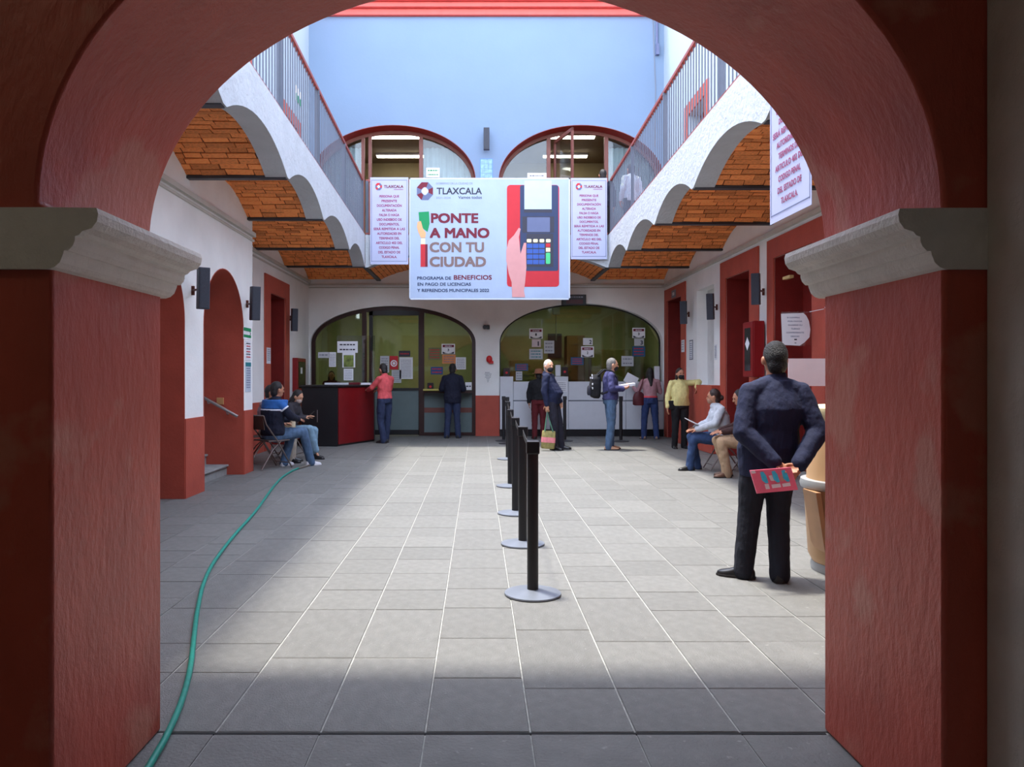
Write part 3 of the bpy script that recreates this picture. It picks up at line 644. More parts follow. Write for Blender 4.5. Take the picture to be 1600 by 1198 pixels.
# handrail by the stair
hr = thing('handrail','steel handrail sloping down the red jamb by the steps','handrail',(-3.48,11.05,.85))
h0, h1 = Vector((-3.47,11.08,.85)), Vector((-4.02,11.08,1.16)); CHR = mat('brushed_steel',(.55,.55,.56,1),.3,.9,var=.05)
MB().cyl(h0,h1,.021,n=14).build('rail',CHR,hr,world=True,smooth=True)
for t in (.3,.8):
    p = h0.lerp(h1,t); MB().tube([p,p+Vector((0,.05,-.06)),p+Vector((0,.108,-.06))],.009,8).build('bracket',CHR,hr,world=True)
solo(MB().box(-3.80,-3.70,11.155,11.187,1.02,1.12),'junction_box',mat('tan_plastic',srgb(190,140,90),.6),'small tan junction box above the steel handrail','box',bevel=.006,origin=(-3.75,11.17,1.02))
# red cabinet on left recess wall near the back corner
cb = thing('wall_cabinet','dark red wall cabinet at the far left corner','cabinet',(XL,17.3,1.05))
CABR = mat('cabinet_red',srgb(132,22,26),.4,var=.06)
MB().box(XL,XL+.12,16.95,17.75,1.1,1.85).build('body',CABR,cb,world=True,bevel=.01)
MB().box(XL+.12,XL+.126,17.03,17.67,1.18,1.77).build('window',mat('dark_glass',(.02,.01,.012,1),.1,var=.05),cb,world=True)
MB().box(XL+.127,XL+.13,17.2,17.36,1.5,1.64).build('label',PAPER,cb,world=True)
# hose cabinet right
hc = thing('hose_cabinet','red metal fire hose cabinet with narrow glass door on the right wall','cabinet',(4.42,12.2,1.41))
MB().box(4.3,XR-.031,11.98,12.44,1.42,2.3).build('body',CABR,hc,world=True,bevel=.008)
dr = MB().box(4.285,4.3,11.99,12.43,1.43,2.29).build('door',CABR,hc,world=True,bevel=.004)
MB().box(4.281,4.284,12.08,12.34,1.52,2.2).build('pane',mat('smoked_glass',(.03,.03,.035,1),.08,var=.05),dr,world=True)
MB().add([(4.279,12.21,1.84),(4.279,12.31,1.95),(4.279,12.21,2.06),(4.279,12.11,1.95)],[(0,1,2,3)]).build('label',PAPER,dr,world=True)
# notice on clear plate + pink panel in the near right opening
nc_ = thing('hanging_notice','white printed notice on a clear plate in the near right doorway','notice',P(1243,540,10.2))
DN = 10.2
ACR = glass('clear_acrylic',(.93,.9,.9,1),.2)
MB().box(X(1221,DN),X(1267,DN),DN,DN+.004,Z(540,DN),Z(487,DN)).build('plate',ACR,nc_,world=True)
S = Sheet(nc_,(X(1220,DN),DN-.002,Z(489,DN)),(1,0,-.0),(0,0,1)); w_ = X(1266,DN)-X(1220,DN); h_ = Z(489,DN)-Z(540,DN)
S.poly(PAPER,[(0,-.02*h_),(.05*w_,-.97*h_),(.63*w_,-h_),(.8*w_,-.9*h_),(.97*w_,-.74*h_),(w_,-.5*h_),(.95*w_,-.24*h_),(.86*w_,-.08*h_),(.76*w_,0)],1)
for i,(t,c0,c1) in enumerate((('SI COMPRA',.2,.64),('POR FAVOR',.23,.72),('GUARDE SU',.24,.72),('TURNO',.34,.64),('COMPROBANTE',.18,.78),('GRACIAS',.33,.62))): S.text(I_SLATE,t,c0*w_,c1*w_,-(.16+.115*i)*h_,.045*h_,.01,3)
S.rect(I_BLK,.45*w_,.54*w_,-.83*h_,-.79*h_,3); S.rect(I_GRY,.46*w_,.52*w_,-.93*h_,-.9*h_,3); S.done()
solo(MB().tube([(X(1265,DN),DN,Z(487,DN)),(X(1290,9.9),9.9,Z(482,9.9)),(XR-.04,9.88,Z(480,9.9))],.004,6),'string',PAPER,'thin white string holding the clear plate notice','string',origin=(X(1265,DN),DN,Z(487,DN)))
solo(MB().box(X(1232,9.6),XR-.016,9.6,9.62,Z(603,9.6),Z(560,9.6)),'acrylic_screen',mat('pink_acrylic',(.80,.62,.60,1),.3,var=.03),'pale pink acrylic screen beside the near man\'s head','screen',origin=(X(1266,9.6),9.6,Z(603,9.6)),bevel=.003)
WOOD = mat('pale_wood',srgb(206,176,120),.5,var=.12,vs_=4,stretch=(1,6,1))
solo(MB().box(4.42,4.48,10.9,11.15,2.83,2.87),'door_stop_bar',WOOD,'small wooden bar high in the near right doorway','bar',origin=(4.45,11,2.85))
# ---- tan bin
bn = thing('litter_bin','large tan plastic litter bin with grey rims beside the right pillar','bin',(2.775,5.62,0))
TAN = mat('tan_plastic_bin',srgb(206,164,120),.45,var=.05); GRM = mat('grey_bin_rim',srgb(150,152,152),.4,var=.06)
MB().lathe([(.30,.05),(.335,.12),(.365,.62)],n=40).build('drum',TAN,bn,smooth=True)
MB().lathe([(.27,0),(.312,.0),(.318,.03),(.31,.062),(.29,.062)],n=40).build('base_ring',GRM,bn,smooth=True)
MB().lathe([(.34,.6),(.385,.605),(.392,.63),(.385,.665),(.35,.67)],n=40).build('rim',GRM,bn,smooth=True)
MB().lathe([(.345,.665),(.34,.9),(.335,1.1)],n=40).build('hood',TAN,bn,smooth=True)
MB().lathe([(.335,1.1),(.345,1.11),(.34,1.19),(.28,1.21),(.05,1.215)],n=40).build('lid',mat('cream_lid',srgb(226,208,160),.5,var=.05),bn,smooth=True)
MB().prism([(-.40,.60),(-.365,.60),(-.31,.20),(-.335,.18)],'y',-.22,.0).build('side_flap',mat('brown_flap',srgb(176,132,92),.5),bn)
# ---- reception desk (left arch)
dk = thing('reception_desk','tall black reception desk with dark red slanted front panel','desk',(-2.95,16.5,0))
DRED = mat('desk_red_panel',srgb(118,20,24),.35,var=.08); DBLK = mat('desk_black',(.01,.01,.012,1),.35,var=.1)
fp = [(-3.62,15.75),(-2.885,15.75),(-2.32,17.1),(-2.32,17.3),(-3.62,17.3)]
MB().prism(fp,'z',.0,1.22).build('body',DBLK,dk,world=True,bevel=.006)
n_ = Vector((1.35,-.565,0)).normalized()*.012; pa, pb_ = Vector((-2.875,15.775,0)), Vector((-2.33,17.08,0))
MB().add([pa+Vector((0,0,.04)),pb_+Vector((0,0,.04)),pb_+Vector((0,0,1.2)),pa+Vector((0,0,1.2)),pa+n_+Vector((0,0,.04)),pb_+n_+Vector((0,0,.04)),pb_+n_+Vector((0,0,1.2)),pa+n_+Vector((0,0,1.2))],[(3,2,1,0),(4,5,6,7),(0,1,5,4),(1,2,6,5),(2,3,7,6),(3,0,4,7)]).build('front_panel',DRED,dk,world=True)
MB().prism([(-3.66,15.7),(-2.86,15.7),(-2.26,17.1),(-2.26,17.34),(-3.66,17.34)],'z',1.22,1.255).build('top',DBLK,dk,world=True,bevel=.006)
MB().box(-3.3,-3.29,15.738,15.749,.5,.75).build('handle',CHR,dk,world=True,label='thin steel pull handle')
# papers and glass shield standing on the desk
solo(MB().box(-3.35,-2.35,16.75,16.95,1.256,1.30),'paper_stack',PAPER,'long white stack of papers on the reception desk','papers',bevel=.004,origin=(-2.9,16.85,1.256))
solo(MB().box(-2.80,-2.55,16.6,16.72,1.256,1.31),'desk_tray',mat('dark_red_plastic',srgb(90,14,26),.4),'small dark red and black tray on the reception desk','tray',bevel=.01,origin=(-2.7,16.66,1.256))
solo(MB().box(-3.15,-2.3,17.15,17.156,1.256,2.35),'glass_shield',glass('shield_glass',(.86,.88,.86,1),.25),'clear glass shield standing on the reception desk','screen',origin=(-2.7,17.15,1.256))
# ---- left arch glazing
YG = YB+.16
w1 = struct(MB().prism(notch(-4.06,-.06,2.26,.89,0)+notch(-3.97,-.15,2.26,.80,.0)[::-1],'y',YG-.05,YG+.05),'window_1',BROWN); sharp(w1)
def zarch(x,x0,x1,zs,b): t = (x-(x0+x1)/2)/((x1-x0)/2); return zs+b*math.sqrt(max(0,1-t*t))
def mull(x0,x1,z0,zt,par,m=BROWN,y=YG,dy=.045,nm='mullion'): MB().box(x0,x1,y-dy,y+dy,z0,zt).build(nm,m,par)
def fr(px0,px1): return X(px0,YG), X(px1,YG)
xa,xb2 = fr(566,573); mull(xa,xb2,0,zarch((xa+xb2)/2,-4.06,-.06,2.26,.85),w1)
xc,xd = fr(655,663); mull(xc,xd,0,zarch((xc+xd)/2,-4.06,-.06,2.26,.85),w1)
def pane(par, x0, x1, z0, ax0, ax1, zs, b, m, y=YG, nm='pane'):
    n_ = 14; top = [(x0+(x1-x0)*i/n_, zarch(x0+(x1-x0)*i/n_,ax0,ax1,zs,b)) for i in range(n_+1)]
    return MB().prism([(x0,z0)]+top+[(x1,z0)],'y',y-.004,y+.004).build(nm,m,par)
pane(w1,-3.97,xa,.0,-3.97,-.15,2.26,.80,GLASS)
pane(w1,xd,-.15,1.1,-3.97,-.15,2.26,.80,GLASS)
d2x0, d2x1 = fr(577,656)
GREYP = mat('grey_green_panel',srgb(96,112,112),.5,var=.05)
d1 = struct(MB().box(d2x0,d2x0+.09,YG-.04,YG+.04,.02,3.03).box(d2x1-.03,d2x1+.03,YG-.04,YG+.04,.02,3.03).box(d2x0,d2x1,YG-.04,YG+.04,2.93,3.05).box(d2x0,d2x1,YG-.04,YG+.04,.02,.14).box(d2x0,d2x1,YG-.04,YG+.04,1.10,1.16),'door_1',BLACK)
MB().box(d2x0+.08,d2x1-.02,YG-.01,YG+.01,.14,1.12).build('kick_panel',GREYP,d1)
MB().box(d2x0+.08,d2x1-.02,YG-.004,YG+.004,1.14,2.95).build('pane',GLASS,d1)
MB().box(d2x0+.02,d2x0+.07,YG-.09,YG-.04,1.45,1.75).build('lock',BLACK,d1)
ct = thing('service_counter','brown service counter with grey panels under the right pane','counter',(-.7,YG,0))
MB().box(xd,-.15,YG-.30,YG+.1,1.04,1.10).build('top',BROWN,ct,world=True)
MB().box(xd+.0,-.15,YG-.02,YG+.06,.56,.68).build('rail',UPFR,ct,world=True)
MB().box(xd,-.15,YG-.01,YG+.05,.66,1.04).build('panel',GREYP,ct,world=True); MB().box(xd,-.15,YG-.01,YG+.05,.08,.58).build('panel',GREYP,ct,world=True)
MB().box(xd,-.15,YG-.03,YG+.06,.0,.08).build('kick_board',BROWN,ct,world=True)
YP = YG-.02
def sheet(name,label,cat,px0,py0,px1,py1,m,y=None,lines=None,group=None):
    y = y or YP-.004; root = thing(name,label,cat,(X((px0+px1)/2,y),y,Z(py1,y)),0,group)
    x0,x1,z0,z1 = X(px0,y),X(px1,y),Z(py1,y),Z(py0,y)
    MB().box(x0,x1,y,y+.004,z0,z1).build('sheet',m,root,world=True)
    S = Sheet(root,(x0,y,z1),(1,0,0),(0,0,1)); return S, x1-x0, z1-z0
def plain(name,label,px0,py0,px1,py1,m,n_,col=I_GRY,y=None,lh=.05):
    S,w_,h_ = sheet(name,label,'notice',px0,py0,px1,py1,m,y)
    for i in range(n_): S.lines(col,.12*w_,.88*w_,-(.1+(i+.6)*.85/n_)*h_,min(lh*h_*6/n_,.03),px0+i)
    S.done()
YS = 17.14
plain('sign_sheet','wide white sign with two text lines above the reception desk',527,533,559,551,PAPER,2,I_BLK,YS,.04)
plain('paper_strip','grey paper strip at the left edge above the reception desk',497,550,515,559,PAPERG,1,I_GRY,YS)
plain('notice_sheet','upright white sheet left of the landscape picture at the desk',514,550,525,573,PAPER,8,I_GRY,YS)
S,w_,h_ = sheet('landscape_poster','small poster with a green and orange landscape picture','poster',535,551,555,574,PAPER,YS)
S.rect(mat('landscape_print',srgb(110,124,60),.6,var=.7,vs_=9),.1*w_,.88*w_,-.97*h_,-.16*h_); S.done()
plain('notice_sheet','white sheet standing at the bottom of the desk shield',537,576,552,594,PAPER,6,I_GRY,YS)
plain('notice_sheet','pale sheet on the door beside the red prohibition sign',594,556,608,582,PAPERG,6)
S,w_,h_ = sheet('prohibition_sign','red prohibition sign with white circle on the glass door','sign',609,556,622,577,I_RED)
cir = lambda c0,c1,r,n_=20: [(c0+r*math.cos(2*math.pi*i/n_), c1+r*math.sin(2*math.pi*i/n_)) for i in range(n_)]
S.poly(I_WHT,cir(.5*w_,-.55*h_,.4*w_),2); S.poly(I_RED,cir(.5*w_,-.55*h_,.27*w_),3); S.poly(I_WHT,cir(.5*w_,-.55*h_,.18*w_),4); S.done()
plain('notice_sheet','white sheet below the red prohibition sign',612,578,627,598,PAPERG,6)
plain('notice_list','large white list posted on the glass door',624,558,645,592,PAPER,12)
plain('black_notice','small black and red card above the list on the door',623,548,641,557,I_BLK,1,I_RED)
def window_sign(label,px0,py0,px1,py1,num):
    S,w_,h_ = sheet('window_sign',label,'sign',px0,py0,px1,py1,I_WHT,None,None,'numbered window signs')
    S.rect(I_MAR,.08*w_,.92*w_,-.34*h_,-.1*h_); S.lines(I_WHT,.25*w_,.75*w_,-.27*h_,.08*h_,px0,3)
    S.poly(I_BLK,[(.08*w_,-.75*h_),(.3*w_,-.9*h_),(.5*w_,-.94*h_),(.7*w_,-.9*h_),(.92*w_,-.75*h_),(.92*w_,-.97*h_),(.08*w_,-.97*h_)][::-1]); S.text(I_BLK,num,.44*w_,.56*w_,-.72*h_,.26*h_,.03); S.done()
window_sign('maroon and white window sign above the orange card',690,537,711,553,'3')
plain('orange_card','orange card under the window sign beside the dark suited man',691,554,712,568,mat('orange_paper',srgb(220,140,90),.7),3)
plain('notice_sheet','white sheet behind the head of the dark suited man',712,558,728,577,PAPER,6)
plain('blue_card','blue and white card left of the dark suited man',673,573,692,585,mat('blue_paper',srgb(40,74,128),.6),2,I_RED)
plain('film_notice','dull green film notice with red lines by the door post',669,543,689,562,mat('olive_film',srgb(110,112,78),.7),4,I_RED)
CARDH = mat('card_holder_black',(.02,.01,.012,1),.3)
def holder(label,px,py0,py1,y,w_=10):
    root = thing('ticket_device',label,'device',(X(px,y),y,Z(py1,y)),0,'small red ticket devices')
    x0,x1,z0,z1 = X(px-w_/2,y),X(px+w_/2,y),Z(py1,y),Z(py0,y); MB().box(x0,x1,y,y+.06,z0,z1).build('case',CARDH,root,world=True,bevel=.008)
    MB().cyl(((x0+x1)/2,y-.004,(z0+z1)/2-.01),((x0+x1)/2,y,(z0+z1)/2-.01),.03,n=14).build('button',I_RED,root,world=True)
holder('small black device with red dot left of the dark suited man',672.5,598,608.5,18.5)
plain('white_card','white card standing right of the dark suited man',727,597,737,609,PAPER,1,I_BLK,18.5)
solo(MB().box(X(661,18.35),X(702,18.35),18.35,18.47,1.10,1.14),'yellow_tray',mat('yellow_wood',srgb(190,176,90),.5),'yellow ledge board on the brown service counter','board',bevel=.004,origin=(X(680,18.35),18.4,1.10))
# ---- right arch: white counter and glazing
YC = 18.48
wc = thing('ticket_counter','long white panelled ticket counter with black plinth under the right arch','counter',(2.5,YC,0))
WPAN = mat('white_laminate',(.60,.62,.66,1),.4,var=.03)
cols = [(781,802,588),(802,866,596),(866,888,588),(888,978,596),(978,1038,596)]
MB().box(X(781,YC),4.47,YC+.03,YC+.5,0,.17).build('plinth',BLACK,wc,world=True)
for a_,b_,t_ in cols:
    x0,x1 = X(a_,YC)+.004,min(X(b_,YC)-.004,4.46); zt = Z(t_,YC)
    if t_ == 588: MB().box(x0,x1,YC-.02,YC+.4,.17,zt).build('pilaster',WPAN,wc,world=True,bevel=.004)
    else:
        MB().box(x0,x1,YC,YC+.4,.17,.84).build('panel',WPAN,wc,world=True,bevel=.004); MB().box(x0,x1,YC,YC+.4,.87,zt).build('panel',WPAN,wc,world=True,bevel=.004)
        MB().box(x0,x1,YC+.015,YC+.4,.84,.87).build('shadow_gap',I_GRY,wc,world=True)
plain('pillar_notice','small printed notice on the tall white counter pilaster',869,595,886,612,PAPER,5,I_GRY,YC-.026)
YG2 = YB+.26
w2 = struct(MB().prism(notch(.52,4.47,2.26,.95,1.3)+notch(.55,4.44,2.26,.92,1.3)[::-1],'y',YG2-.03,YG2+.03),'window_2',BLACK)
pane(w2,.55,4.44,1.3,.55,4.44,2.26,.92,GLASS,YG2)
YP = YG2-.012
window_sign('window sign with numeral 1 at the left of the ticket window',827,513,848,529,'1')
window_sign('window sign with numeral 2 at the middle of the ticket window',908,541,928,558,'2')
window_sign('window sign with numeral 3 at the right of the ticket window',988,512,1008,528,'3')
def num_card(label,px0,py0,px1,py1,t,m):
    S,w_,h_ = sheet('number_card',label,'card',px0,py0,px1,py1,m,None,None,'window number cards'); S.text(I_BLK,t,.64*w_,.8*w_ if t=='1' else .9*w_,-.85*h_,.62*h_,.03); S.done()
num_card('pink card with large 1 under the first window sign',831,530,845,542,'1',mat('pink_paper',(.66,.55,.57,1),.7))
num_card('white card with large 2 above the middle window sign',911,528,926,539,'2',PAPER)
num_card('grey card with large 3 under the third window sign',991,529,1006,540,'3',PAPERG)
plain('notice_sheet','pale sheet with green lines under the pink number card',827,545,848,561,PAPERG,3,I_TEAL)
plain('notice_sheet','upright pale sheet right of the pink number card',850,532,866,552,PAPERG,3)
BLP = mat('teal_blue_paper',srgb(38,84,122),.6,var=.1)
for (a_,b_,c_,d_,l_) in ((892,558,912,570,'blue card with red print near the middle of ticket window'),(805,568,825,579,'blue card with red print at the left of ticket window'),(988,541,1008,557,'blue and red card under the grey number 3 card')): plain('blue_card',l_,a_,b_,c_,d_,BLP,3,I_RED)
plain('notice_sheet','small pale sheet under the left blue card of ticket window',806,580,816,594,PAPERG,3)
plain('notice_sheet','pale blank sheet behind the backpack man\'s face',971,556,990,572,PAPERG,2)
holder('small black device with red dot at the left end of ticket counter',791.5,575,588,18.7)
holder('small black device with red dot beside the white haired man',882.5,573,587,18.7)
def solo_bt(label,px0,px1,py0,py1,y,name,m): return solo(MB().box(X(px0,y),X(px1,y),y,y+.1,Z(py1,y),Z(py0,y)),name,m,label,'dispenser',bevel=.012,origin=(X((px0+px1)/2,y),y,Z(py1,y)))
solo_bt('white gel dispenser on the tall counter pilaster',868,876,570,587.5,18.65,'gel_dispenser',PAPER)
solo_bt('white box with red mark at the right end of ticket counter',1023,1031,572,595,18.6,'white_box',PAPER)
pc = thing('pole_camera','pale camera housing with long rod inside the ticket window','camera',(X(869.5,19.4),19.4,Z(532,19.4)))
MB().box(X(864,19.4),X(875,19.4),19.4,19.5,Z(491,19.4),Z(476,19.4)).build('housing',PAPERG,pc,world=True,bevel=.01)
MB().cyl((X(869.5,19.4),19.45,Z(491,19.4)),(X(869.5,19.4),19.45,Z(532,19.4)),.014,n=8).build('rod',PAPERG,pc,world=True)
# office furniture glimpsed through the ticket window
CABN = mat('olive_cabinet',srgb(120,116,70),.6,var=.1); BLUEB = mat('dark_blue_board',srgb(34,40,62),.6)
for i,(x0,x1,z1,m,l_) in enumerate(((.9,1.9,1.9,CABN,'olive filing cabinet at the left of the ticket office'),(2.5,3.0,2.6,mat('brown_shelf',srgb(96,70,40),.6,var=.1),'brown shelving at the middle of the ticket office'),(3.2,4.3,2.2,CABN,'olive cupboard at the right of the ticket office'))):
    k_ = thing('office_cabinet',l_,'cabinet',((x0+x1)/2,21.9,0),0,'office cabinets'); MB().box(x0,x1,21.6,22.3,0,z1).build('body',m,k_,world=True,bevel=.01)
    for j in range(4): q_ = MB().box(x0+.04,x1-.04,21.585,21.6,.05+j*z1/4,z1/4*(j+1)-.03).build('drawer',m,k_,world=True,bevel=.006); MB().box((x0+x1)/2-.06,(x0+x1)/2+.06,21.565,21.585,z1/4*(j+.6),z1/4*(j+.6)+.02).build('handle',STEEL,q_,world=True)
solo(MB().box(2.05,2.45,22.5,22.56,2.0,2.7).box(2.07,2.43,22.49,22.5,2.03,2.67),'pin_board',BLUEB,'dark blue board on the ticket office back wall','board',origin=(2.25,22.55,2.0))
# LED display, camera, alarm, text on back wall
ld = thing('led_display','black LED display hanging above the right arch','display',(X(898,18.2),18.3,Z(477,18.3)))
MB().box(X(878,18.3),X(916,18.3),18.3,18.42,Z(477,18.3),Z(460,18.3)).build('case',BLACK,ld,world=True,bevel=.015)
S = Sheet(ld,(X(878,18.3),18.298,Z(460,18.3)),(1,0,0),(0,0,1)); S.rect(mat('dull_red_led',srgb(70,16,24),.4),.1,.5,-.22,-.12); S.lines(I_GRY,.2,.5,-.075,.03,4); S.done()
MB().box(X(895,18.3)-.02,X(895,18.3)+.02,18.42,YB,Z(466,18.3),Z(463,18.3)).build('bracket',BLACK,ld,world=True)
sc_ = thing('security_camera','small black security camera on the pier between arches','camera',(X(760,YB),YB-.06,Z(515,YB)))
MB().cyl((X(757.5,18.5),18.42,Z(511,18.5)),(X(757.5,18.5),18.58,Z(511,18.5)),.05,n=14).build('lens_housing',BLACK,sc_,world=True)
MB().box(X(760,18.5),X(765,18.5),18.45,YB,Z(514,18.5),Z(508,18.5)).build('mount',BLACK,sc_,world=True,bevel=.006)
al = thing('alarm_bell','red fire alarm bell on the white pier between arches','alarm',(X(765,YB),YB-.05,Z(568,YB)))
ALR = mat('alarm_red',srgb(206,36,40),.35); ca = Vector((X(764.5,18.55),18.54,Z(561,18.55)))
MB().ball(ca,(.075,.05,.09)).build('bell',ALR,al,world=True,smooth=True); MB().box(ca.x-.01,ca.x+.10,18.53,YB,ca.z-.11,ca.z-.04).build('base',ALR,al,world=True,bevel=.008)
S,w_,h_ = sheet('wall_notice','small grey printed notice on the white pier between arches','notice',756,580,769,600,WHITE,YB-.006)
for i,(c0,c1) in enumerate(((.15,.7),(.1,.9),(.2,.85),(.15,.85),(.3,.7),(.38,.62),(.42,.58))): S.lines(I_GRY,c0*w_,c1*w_,-(.12+.12*i)*h_,.05*h_,i)
S.done()
tp = thing('tile_plaque','blue and white tile plaque on the upper back wall','plaque',(X(760,YB),YB-.01,Z(279,YB)))
TB = mat('tile_blue',srgb(120,160,215),.3,var=.3,vs_=14); MB().box(X(750,YB),X(770,YB),YB-.008,YB,Z(279,YB),Z(248,YB)).build('backing',mat('tile_edge',srgb(84,130,190),.4),tp,world=True)
for i in range(3):
    for j in range(4):
        dx = (X(770,YB)-X(750,YB)-.03)/3; dz = (Z(248,YB)-Z(279,YB)-.03)/4; x0 = X(750,YB)+.015+i*dx; z0 = Z(279,YB)+.015+j*dz
        MB().box(x0+.003,x0+dx-.003,YB-.014,YB-.008,z0+.003,z0+dz-.003).build('tile',TB,tp,world=True)
solo(MB().tube([(X(1020,YB),YB-.02,10.1),(X(1021,YB),YB-.02,Z(60,YB)),(X(1024,YB),YB-.02,Z(140,YB)),(X(1023,YB),YB-.02,7.0)],.008,6),'wall_cable',I_GRY,'thin dark cable hanging on the upper back wall','cable',origin=(X(1022,YB),YB-.02,7))
solo(MB().box(X(1024,YB),X(1029,YB),YB-.09,YB,Z(87,YB),Z(70,YB)).cyl((X(1026,YB),YB-.04,Z(70,YB)),(X(1026,YB),YB-.04,10.1),.03,n=10),'drain_pipe',I_SLATE,'grey pipe with junction box at the top right corner of back wall','pipe',origin=(X(1026,YB),YB-.05,Z(87,YB)))
# ---- upper windows
YU = YB+.42
def up_window(n_, x0, x1, mulls, panes, lab):
    wn = struct(MB().box(x0+.08,x1-.08,YU-.04,YU+.04,GF,GF+.12),'window_%d'%n_,UPFR)
    for a_,b_ in mulls: mull(X(a_,YU),X(b_,YU),GF,zarch((X(a_,YU)+X(b_,YU))/2,x0,x1,ZU,bU-.09),wn,UPFR,YU)
    for a_,b_ in panes: pane(wn,max(X(a_,YU),x0+.1),min(X(b_,YU),x1-.1),GF+.1,x0+.08,x1-.08,ZU,bU-.1,GLASSU,YU)
    return wn
up_window(3,-4.06,-.06,[(565,570),(576,581),(655,661)],[(400,565),(661,760)],'')
up_window(4,.5,4.5,[(854,860),(944,950)],[(760,854),(950,1100)],'')
# open casement leaf swung out on the right upper window
cs = thing('open_casement','open brown window leaf swung out from the right upper arch','window leaf',(X(857,YU),YU,GF+.1))
xh = X(866,YU); p0 = Vector((xh,YU-.06,0)); p1 = Vector((X(895,17.9),17.9,0)); dv = (p1-p0)
for a_,b_,z0,z1 in ((0,.06,GF+.12,7.25),(.94,1,GF+.12,7.25),(0,1,7.17,7.25),(0,1,GF+.12,GF+.2)):
    q0,q1 = p0+dv*a_,p0+dv*b_; nn = Vector((-dv.y,dv.x,0)).normalized()*.025
    MB().add([q0-nn+Vector((0,0,z0)),q1-nn+Vector((0,0,z0)),q1+nn+Vector((0,0,z0)),q0+nn+Vector((0,0,z0)),q0-nn+Vector((0,0,z1)),q1-nn+Vector((0,0,z1)),q1+nn+Vector((0,0,z1)),q0+nn+Vector((0,0,z1))],[(3,2,1,0),(4,5,6,7),(0,1,5,4),(1,2,6,5),(2,3,7,6),(3,0,4,7)]).build('stile' if b_-a_ < .5 else 'rail',UPFR,cs,world=True)
q0,q1 = p0+dv*.05,p0+dv*.95
MB().add([q0+Vector((0,0,GF+.2)),q1+Vector((0,0,GF+.2)),q1+Vector((0,0,7.17)),q0+Vector((0,0,7.17))],[(0,1,2,3)]).build('pane',GLASSU,cs,world=True)
CURT = mat('pale_curtain',(.50,.55,.58,1),.9,var=.06)
def curtain(label,px0,px1,y=YU+.18):
    x0,x1 = X(px0,y),X(px1,y); b = MB(); n_ = 60; V = []
    for j,z in enumerate((GF+.05,7.15)):
        for i in range(n_+1): V.append((x0+(x1-x0)*i/n_, y+.035*math.sin(i*1.05)+.015*math.sin(i*.37), z))
    b.v = V; b.f = [(i,i+1,n_+2+i,n_+1+i) for i in range(n_)]
    o = solo(b,'curtain',CURT,label,'curtain','pale office curtains',smooth=True,origin=((x0+x1)/2,y,GF)); s_ = o.modifiers.new('t','SOLIDIFY'); s_.thickness = .004
curtain('pale curtain in the left pane of the upper left window',489,566); curtain('pale curtain in the right pane of the upper left window',662,742); curtain('pale curtain in the right pane of the upper right window',951,1030)
TUBE = emit('lit_tube',(1,.95,.82,1),5.0)
def lamp(label,px0,px1,py,y):
    x0,x1 = X(px0,y),X(px1,y); root = thing('ceiling_lamp',label,'lamp',((x0+x1)/2,y,7.92),0,'lit ceiling tubes upstairs')
    MB().box(x0,x1,y-.1,y+.1,7.93,8.0).build('housing',PAPERG,root,world=True,bevel=.006); MB().box(x0+.02,x1-.02,y-.085,y+.085,7.90,7.93).build('tube',TUBE,root,world=True)
lamp('front lit tube light on the upper left office ceiling',575,662,213,20.8); lamp('rear lit tube light on the upper left office ceiling',588,668,241,22.6)
lamp('front lit tube light on the upper right office ceiling',860,930,213,20.8); lamp('rear lit tube light on the upper right office ceiling',848,918,241,22.6)
plain('window_paper','white and green paper on the upper left window pane',666,262,687,277,PAPER,2,I_GRN,YU-.02)
plain('window_paper','white paper at the bottom of the upper right window',824,270,854,279,PAPER,1,I_GRY,YU-.02)
solo(MB().box(X(705,19.3),X(733,19.3),19.3,19.5,Z(290,19.3),Z(271,19.3)),'blue_box',BLP,'blue box behind the upper left window pane','box',bevel=.01,origin=(X(719,19.3),19.4,Z(290,19.3)))
S,w_,h_ = wall_sheet('gallery_sign','small green and white sign on the upper left gallery wall','sign',462,140,471,163,XL,I_WHT); S.rect(I_GRN,0,w_,-h_,-.5*h_); S.done()
# ---- folding chairs
CHB = mat('chair_brown_metal',srgb(70,58,54),.45,.4,var=.1); CHT = mat('chair_tube',srgb(128,118,114),.35,.7,var=.08)
def chair(x,y,rz,label):
    root = thing('folding_chair',label,'chair',(x,y,0),rz,'metal folding chairs')
    MB().box(-.19,.19,-.18,.2,.435,.455).build('seat',CHB,root,bevel=.008)
    b = MB(); n_ = 8
    R = []
    for i in range(n_+1):
        u = -.19+.38*i/n_; yy = -.25-.02*math.cos(math.pi*(u/.38)); R.append([(u,yy-.008,.62),(u,yy+.008,.62),(u,yy-.022,.82),(u,yy-.038,.82)])
    b.rings(R); b.build('backrest',CHB,root)
    for s_ in (-1,1):
        MB().tube([(.205*s_,.24,.01),(.205*s_,-.02,.43),(.205*s_,-.23,.70),(.205*s_,-.275,.83)],.0115,8).build('leg',CHT,root,smooth=True)
        MB().tube([(.185*s_,-.30,.01),(.185*s_,-.10,.30),(.185*s_,.06,.44)],.0105,8).build('leg',CHT,root,smooth=True)
        MB().tube([(.195*s_,-.18,.44),(.195*s_,.2,.44)],.010,8).build('seat_rail',CHT,root)
    MB().cyl((-.205,.19,.09),(.205,.19,.09),.008,n=8).build('stretcher',CHT,root); MB().cyl((-.185,-.25,.09),(.185,-.25,.09),.008,n=8).build('stretcher',CHT,root)
    MB().cyl((-.205,-.275,.83),(.205,-.275,.83),.0115,n=8).build('back_tube',CHT,root)
